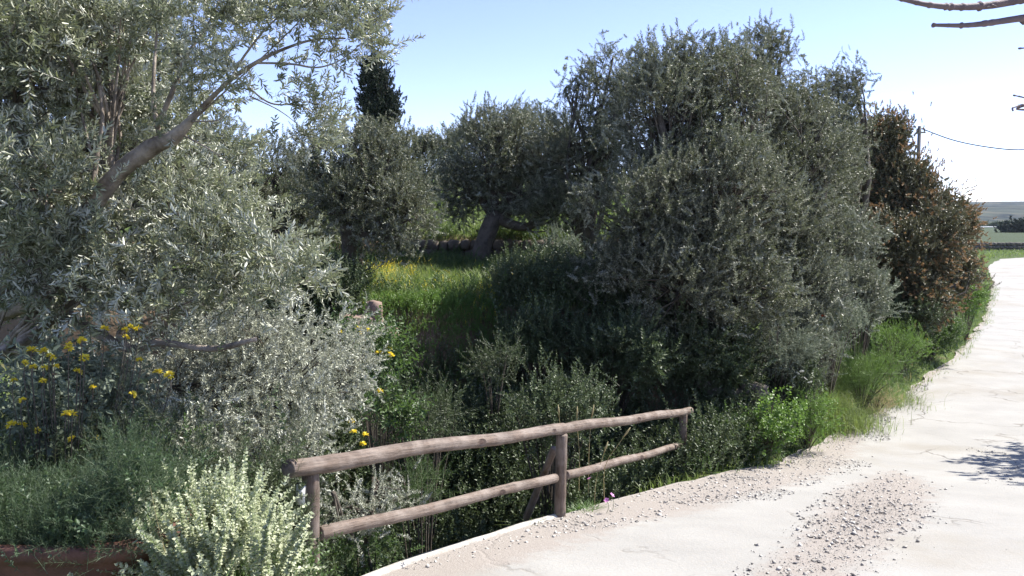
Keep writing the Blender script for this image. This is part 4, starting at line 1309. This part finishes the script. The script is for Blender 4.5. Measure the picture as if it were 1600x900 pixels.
# single wild flowers
def wildflower(label, px, py, D, mat, s, petals, gr=None, name='wildflower', h=.3):
    a = Acc(); lv, lq, lt = leaf_geo(1.0 * s, .75 * s, 1, .2)
    for k_ in range(petals):
        az = k_ * 2 * math.pi / petals; el = .35
        x = np.array([math.cos(az) * math.cos(el), math.sin(az) * math.cos(el), math.sin(el)])
        y = norm(np.cross([0, 0, 1], x)); z = np.cross(x, y)
        a.add(lv[:, :1] * x + lv[:, 1:2] * y + lv[:, 2:] * z, lq, lt, .3 + .4 * (k_ % 2))
    p = P(px, py, D)
    g = p - [0, 0, h]
    t = empty(name, g, label, 'flower', gr)
    o = link('blossom', a.mesh('blossom', M[mat]), t, p - g); o.rotation_euler = (.7, .2, px)
    b_ = Acc(); tube(b_, smooth_path([(0, 0, 0), (.02, 0, h * .5), (0, 0, h)], 6), .002, 4, -1, cap=False)
    link('stem', b_.mesh('stem', M['herb']), t)


wildflower('lower pink flower at the road edge right of the middle post', 948, 782, 7.35, 'pink', .03, 5, h=.12)
wildflower('upper pink flower at the road edge right of the middle post', 956, 774, 7.4, 'pink', .03, 5, h=.16)
wildflower('small mauve flower just under the lower rail beside the middle post', 921, 748, 7.3, 'pink', .024, 5, h=.25)
for q, (fx, fy) in enumerate([(1246, 584), (1253, 581), (1258, 592), (1266, 598), (1242, 590)]):
    wildflower(['uppermost white daisy but one in the verge group, at its left', 'uppermost white daisy of the verge group', 'middle white daisy of the verge group', 'lowest rightmost white daisy of the verge group', 'leftmost white daisy of the verge group'][q], fx, fy, 11.9, 'white', .04, 8, 'white daisies on the verge', 'daisy', .3)
wildflower('single red poppy on the slope above the verge grass', 1287, 494, 13.4, 'red', .05, 4, name='poppy', h=.3)
for q, (fx, fy) in enumerate([(1443, 500), (1446, 510), (1452, 520), (1447, 530), (1455, 510)]):
    wildflower(['topmost yellow daisy at the foot of the evergreen', 'yellow daisy second from the top left at the foot of the evergreen', 'yellow daisy second from the bottom at the foot of the evergreen', 'lowest yellow daisy at the foot of the evergreen', 'rightmost yellow daisy at the foot of the evergreen'][q], fx, fy, 19.5, 'yellow', .05, 8, 'yellow daisies at the foot of the evergreen', 'daisy', .3)

# tall dry stalks behind the far span of the fence
for q, (x0, y0, x1, y1) in enumerate([(884, 715, 872, 632), (905, 705, 902, 635), (920, 710, 928, 632), (945, 730, 985, 668), (930, 760, 950, 690)]):
    a = Acc(); p0, p1 = P(x0, y0, 7.9), P(x1, y1, 7.85)
    g = p0 - [0, 0, .4]
    pp = smooth_path([g, p0, p0 * .4 + p1 * .6 - [.01, 0, 0], p1], 10) - g
    tube(a, pp, np.linspace(.004, .002, 10), 4, .5, cap=False)
    tube(a, pp[-3:], [.004, .011, .003], 6, .8)
    tag(link('grass_stalk', a.mesh('grass_stalk', M['straw']), None, g), ['leftmost upright dry grass stalk, just behind the middle fence post', 'upright dry grass stalk second from the middle fence post', 'upright dry grass stalk third from the middle fence post, slightly right-leaning', 'strongly leaning long dry grass stalk farthest right behind the far span', 'short leaning dry grass stalk below the far span of top rail'][q], 'grass stalk', 'dry grass stalks behind the fence')


# ------------------------------------------------------------------ stones
def rock(acc, c, r, seed, sub=2, v=0.0, rough=.35, boxy=0):
    bm = bmesh.new(); bmesh.ops.create_icosphere(bm, subdivisions=sub, radius=1)
    V_ = np.array([q.co for q in bm.verts]); T_ = np.array([[q.index for q in f.verts] for f in bm.faces]); bm.free()
    if boxy: V_ = V_ / (np.abs(V_) ** (2 + 8 * boxy)).sum(1)[:, None] ** (1 / (2 + 8 * boxy)) * .9
    V_ = V_ * (1 + rough * fbm(V_ * 1.3 + seed * 3.7, seed, 3)[:, None])
    acc.add(c + V_ * np.asarray(r), None, T_, v)


# retaining wall at the back of the grass terrace
a = Acc(); r = np.random.default_rng(401)
for row in range(3):
    x = -2.6
    while x < 2.6:
        w = r.uniform(.16, .38)
        y = 18.25 - .25 * math.sin(x)
        zz = H(x, y - .6) - .08
        rock(a, np.array([x + w / 2, y + r.normal() * .03, zz + .08 + row * .21]), (w * .55, .2, .13), int(r.integers(999)), 2, boxy=.6)
        x += w
tag(link('stone_wall', a.mesh('stone_wall', M['stone'], (0, 18, -1))), 'low dry-stone retaining wall on the terrace behind the split-trunk olive', 'stone wall').location = (0, 18, -1)
a = Acc()
for row in range(3):
    for q in range(6):
        rock(a, P(1095 + q * 20 + r.uniform(-8, 8), 642 - row * 17, 11.9) + r.normal(size=3) * .04, (.14, .13, .07), int(r.integers(999)), 2, boxy=.5)
o_ = P(1140, 640, 11.2)
tag(link('stone_wall', a.mesh('stone_wall', M['stone'], o_)), 'short shaded run of stacked stones under the olive beyond the far fence post', 'stone wall').location = Vector(o_)
a = Acc(); o_ = P(585, 510, 11.3)
rock(a, P(583, 500, 11.5), (.15, .22, .25), 5, 3, rough=1.0, boxy=.3); rock(a, P(602, 522, 11.3), (.15, .2, .07), 6, 3, rough=1.0, boxy=.2)
tag(link('rock', a.mesh('rock', M['redrock'], o_)), 'reddish rock jutting from the earth bank above the yellow flowers', 'rock').location = Vector(o_)
for q, (fx, fy, s_) in enumerate([(560, 505, .2)]):
    a = Acc(); o_ = P(fx, fy, 11.2)
    rock(a, o_, (s_ * 1.2, s_, s_ * .6), 50 + q, 3, rough=1.0, boxy=.3)
    tag(link('rock', a.mesh('rock', M['redrock'], o_)), 'shaded brown rock left of the reddish one in the bank', 'rock').location = Vector(o_)
# far dark stone wall along the field
a = Acc(); r = np.random.default_rng(402)
xs = np.arange(47, 75, .5)
for row in range(3):
    for x in xs + row * .2:
        rock(a, np.array([x, 93 + (x - 50) * .05 + r.normal() * .05, -3.55 + .15 + row * .36]), (.36, .4, .24), int(r.integers(999)), 1, boxy=.6)
tag(link('stone_wall', a.mesh('stone_wall', M['wallstone'], (50, 93, -3.4))), 'long dark stone wall between the far bend of the road and the green field', 'stone wall').location = (50, 93, -3.4)

# gravel
r = np.random.default_rng(410)
cube = np.array([(-1, -1, -1), (1, -1, -1), (1, 1, -1), (-1, 1, -1), (-1, -1, 1), (1, -1, 1), (1, 1, 1), (-1, 1, 1)]) * .5
cq = np.array([(0, 3, 2, 1), (4, 5, 6, 7), (0, 1, 5, 4), (1, 2, 6, 5), (2, 3, 7, 6), (3, 0, 4, 7)])
gt = []
for s_ in range(6):
    vv = cube * np.array([1, .85, .42]) + r.normal(size=(8, 3)) * .16
    gt.append((vv, cq, None, np.zeros(8)))
X = r.uniform(-1, 10, 520000); Y = r.uniform(4.4, 18, 520000)
d = -edge_dist(X, Y)
pdd = poly_dist(X, Y, PATCH)
nz = fbm(np.c_[X, Y] * 1.5, 91)
prob = np.where(d > 0, .0005, 0) + np.where((d > .02) & (d < np.interp(Y, [4, 6.5, 8, 9.5, 11, 14, 18], [.25, .5, 1.1, 1.2, .8, .5, .3]) * (1 + .5 * nz)) & (Y > 5.2), .34 + .2 * nz, 0) \
    + np.where((pdd > -.3 + .3 * nz), (.25 + .25 * nz) * sstep(-.35, .4, pdd) * 1.5, 0) + np.where((d > 0) & (np.abs(X - 6.0 - (Y - 9.5) * .45) < .35) & (Y > 8.6) & (Y < 12), .04, 0)
ok = (r.random(len(X)) < prob) & in_view(X, Y, zroad(Y), 80)[0]
X, Y = X[ok], Y[ok]
sz = .005 + .024 * r.random(len(X)) ** 9
a = Acc()
gp = np.c_[X, Y, zroad(Y) + .006 + sz * .04]
R3 = frames(r.normal(size=(len(X), 3)) * .4 + [0, 0, 1], r)
wh = r.integers(0, 6, len(X)); vr = r.random(len(X))
for t_ in range(6):
    ix = np.nonzero(wh == t_)[0]
    V_ = np.einsum('mij,nj->mni', R3[ix], gt[t_][0]) * sz[ix, None, None] + gp[ix][:, None]
    a.add(V_.reshape(-1, 3), (cq[None] + np.arange(len(ix))[:, None, None] * 8).reshape(-1, 4), None, np.repeat(vr[ix], 8))
tag(link('gravel', a.mesh('gravel', M['gravel'])), 'loose pale gravel along the road edge and in a worn patch of the road', 'gravel', kind='stuff')

# ------------------------------------------------------------------ utility pole and wires
D_ = 48.0
pt_ = P(1437, 197, D_)
gz = H(pt_[0], pt_[1])
ub = np.array([pt_[0], pt_[1], gz])
up_ = empty('utility_pole', ub, 'grey wooden utility pole standing behind the rust-tipped evergreen', 'utility pole')
a = Acc(); tube(a, np.array([[0, 0, -.3], [0, 0, (pt_[2] - gz) * .5], [0, 0, pt_[2] - gz]]), [.15, .13, .10], 12)
link('pole', a.mesh('pole', M['pole_wood'], (0, 0, 0), True), up_)
a = Acc(); box(a, (-.2, -.04, pt_[2] - gz - .42), (.36, .04, pt_[2] - gz - .33)); link('crossarm', a.mesh('crossarm', M['pole_wood']), up_)
for x_ in (-.15, .3):
    a = Acc(); tube(a, np.array([[x_, 0, pt_[2] - gz - .33], [x_, 0, pt_[2] - gz - .27], [x_, 0, pt_[2] - gz - .2], [x_, 0, pt_[2] - gz - .14]]), [.03, .06, .04, .05], 8)
    link('insulator', a.mesh('insulator', M['ceramic'], (0, 0, 0), True), up_)
def wire(label, pts_, rad):
    a = Acc(); p = smooth_path([P(*q) for q in pts_], 40); o_ = p[0]
    tube(a, p - o_, rad, 6, 0, cap=False)
    tag(link('overhead_wire', a.mesh('overhead_wire', M['wire']), None, o_), label, 'wire')
wire('thick sagging cable from the utility pole top to the right edge', [(1440, 201, 48), (1490, 219, 45), (1545, 230, 42), (1600, 234, 39), (1680, 226, 35)], .032)
wire('thin upper wire below the thick cable at right', [(1452, 262, 60), (1530, 250, 56), (1600, 240, 52), (1700, 222, 46)], .010)
wire('thin lower wire nearest the hill line at right', [(1455, 275, 60), (1530, 262, 56), (1600, 252, 52), (1700, 236, 46)], .010)

# far buildings
def house(label, px, py, D, w, dp, h, mat, nw):
    b = P(px, py, D)
    t = empty('house', b, label, 'house')
    a = Acc(); box(a, (-w / 2, 0, -.5), (w / 2, dp, h)); link('wall', a.mesh('wall', M[mat]), t)
    a = Acc(); box(a, (-w / 2 - .1, -.1, h), (w / 2 + .1, dp + .1, h + .25)); link('roof', a.mesh('roof', M['whitewash']), t)
    for q in range(nw):
        a = Acc(); x_ = (q + .5) / nw * w - w / 2
        box(a, (x_ - .45, -.03, h * .4), (x_ + .45, .05, h * .4 + 1.1)); link('window', a.mesh('window', M['glass']), t)
house('small white house far off beside the hedge end', 1524, 368, 260, 5, 5, 2.4, 'whitewash', 1)
house('long blue building far off right of the small white house', 1541, 364, 270, 7, 6, 1.9, 'bluewash', 2)

# ------------------------------------------------------------------ bare branches of the tree outside the right edge
bF = np.array([5.3, 2.3, float(zroad(2.3))])
ft = empty('bare_tree', bF, 'leafless tree outside the right edge, its knobbly twigs reaching into the sky at top right', 'tree')
a = Acc(); r = np.random.default_rng(501)
forkF = bF + [-.1, .1, 2.5]
tube(a, smooth_path([bF - [0, 0, .3], bF + [0.05, 0, 1.2], forkF], 12), np.linspace(.16, .10, 12), 12, 0, .25, 2)
def knob(acc, pts_, r0, r1, kn=.5, side=8):
    n = 24 * len(pts_)
    p = smooth_path(pts_, n); t = np.linspace(0, 1, n)
    p[1:-1] += .003 * np.c_[vnoise(p[1:-1] * 7, 1), vnoise(p[1:-1] * 7, 2), vnoise(p[1:-1] * 7, 3)]
    rr = r0 + (r1 - r0) * t
    L = np.linalg.norm(np.diff(p, axis=0), axis=1).sum()
    kp_ = .06
    while kp_ < .97:
        rr = rr * (1 + kn * r.uniform(.0, .9) * np.exp(-((t - kp_) * L / r.uniform(.012, .025)) ** 2))
        kp_ += r.uniform(.09, .26) / max(L, .3)
    rr[-4:] = np.array([1.3, 1.6, 1.5, .6]) * r1
    tube(acc, p, rr, side, 0)
m1 = np.array([3.9, 2.9, 1.35])
vis = [([forkF, m1, P(1700, -35, 3.55), P(1640, -14, 3.5), P(1560, 6, 3.45), P(1500, 11, 3.4), P(1450, 7, 3.35), P(1380, -8, 3.3)], .03, .0075),
       ([m1, P(1680, 10, 3.6), P(1600, 28, 3.5), P(1540, 37, 3.45), P(1500, 40, 3.4), P(1456, 39, 3.38)], .022, .0068),
       ([forkF, P(1720, 90, 3.8), P(1650, 72, 3.7), P(1591, 75, 3.6)], .007, .003),
       ([forkF, P(1700, 165, 3.8), P(1620, 157, 3.7), P(1583, 149, 3.6)], .007, .003),
       ([forkF, P(1720, 190, 3.8), P(1620, 165, 3.7), P(1585, 168, 3.6), P(1583, 174, 3.6)], .006, .003),
       ([P(1562, 5, 3.45), P(1556, 3, 3.44), P(1547, 10, 3.42), P(1536, 11, 3.42)], .004, .002),
       ([P(1549, 8, 3.42), P(1556, 10, 3.42)], .003, .0015)]
for pts_, r0, r1 in vis:
    knob(a, pts_, r0, r1)
for q in range(7):
    an = r.uniform(-1.2, 1.6)
    e = forkF + np.array([math.cos(an) * 1.5, math.sin(an) * .8 - .8, r.uniform(.6, 1.8)])
    knob(a, [forkF, forkF * .5 + e * .5 + r.normal(size=3) * .12, e], .04, .01, side=7)
link('trunk', a.mesh('trunk', M['fig_bark'], bF, True), ft)

# the tree out of frame to the right whose crown throws the dappled shade on the road
bT = np.array([9.75, 11.4, float(zroad(11.4)) - .1])
st = empty('shade_tree', bT, 'leafy tree standing just outside the right edge, throwing dappled shade on the road', 'tree')
a = Acc(); forkT = bT + [0, 0, 2.4]
tube(a, smooth_path([bT - [0, 0, .3], bT + [0.05, 0, 1.2], forkT], 12), np.linspace(.22, .14, 12), 12, 0, .25, 2)
tips = []
for q in range(16):
    an = r.uniform(0, 6.28)
    e = forkT + np.array([math.cos(an) * r.uniform(.5, 1.5), math.sin(an) * r.uniform(.5, 1.6), r.uniform(.6, 2.2)])
    p = smooth_path([forkT, forkT * .5 + e * .5 + r.normal(size=3) * .2, e], 10)
    tube(a, p, np.linspace(.06, .015, 10), 7, 0)
    for k_ in range(7):
        s0 = p[r.integers(4, 10)]; e2 = s0 + r.normal(size=3) * [.4, .4, .3]
        tube(a, smooth_path([s0, (s0 + e2) / 2 + r.normal(size=3) * .05, e2], 6), np.linspace(.014, .006, 6), 5, 0); tips.append(e2)
link('trunk', a.mesh('trunk', M['fig_bark'], bT, True), st)
tips = np.array(tips)
ix = np.repeat(np.arange(len(tips)), 9)
pp = tips[ix] + r.normal(size=(len(ix), 3)) * .16
la = Acc()
spread_sprigs(la, TPL(14, n=10, length=.22, L=.10, W=.07, angle=65, detail=1), pp, np.array([0, 0, .6]) + r.normal(size=(len(pp), 3)), .8 + .5 * r.random(len(pp)), r)
link('crown', la.mesh('crown', M['herb_bright'], bT), st)

# ------------------------------------------------------------------ air
m, nt, out = new_mat('hazy_air')
pv = N(nt, 'ShaderNodeVolumePrincipled')
pv.inputs['Color'].default_value = (.72, .82, 1.0, 1)
pv.inputs['Density'].default_value = 0.00010
pv.inputs['Anisotropy'].default_value = .3
nt.links.new(pv.outputs[0], out.inputs['Volume'])
a = Acc(); box(a, (-1500, -250, -12), (3500, 3300, 70))
tag(link('haze', a.mesh('haze', m)), kind='stuff')
print('TRIS', sum(len(o.data.loops) - 2 * len(o.data.polygons) for o in bpy.data.objects if o.type == 'MESH'))
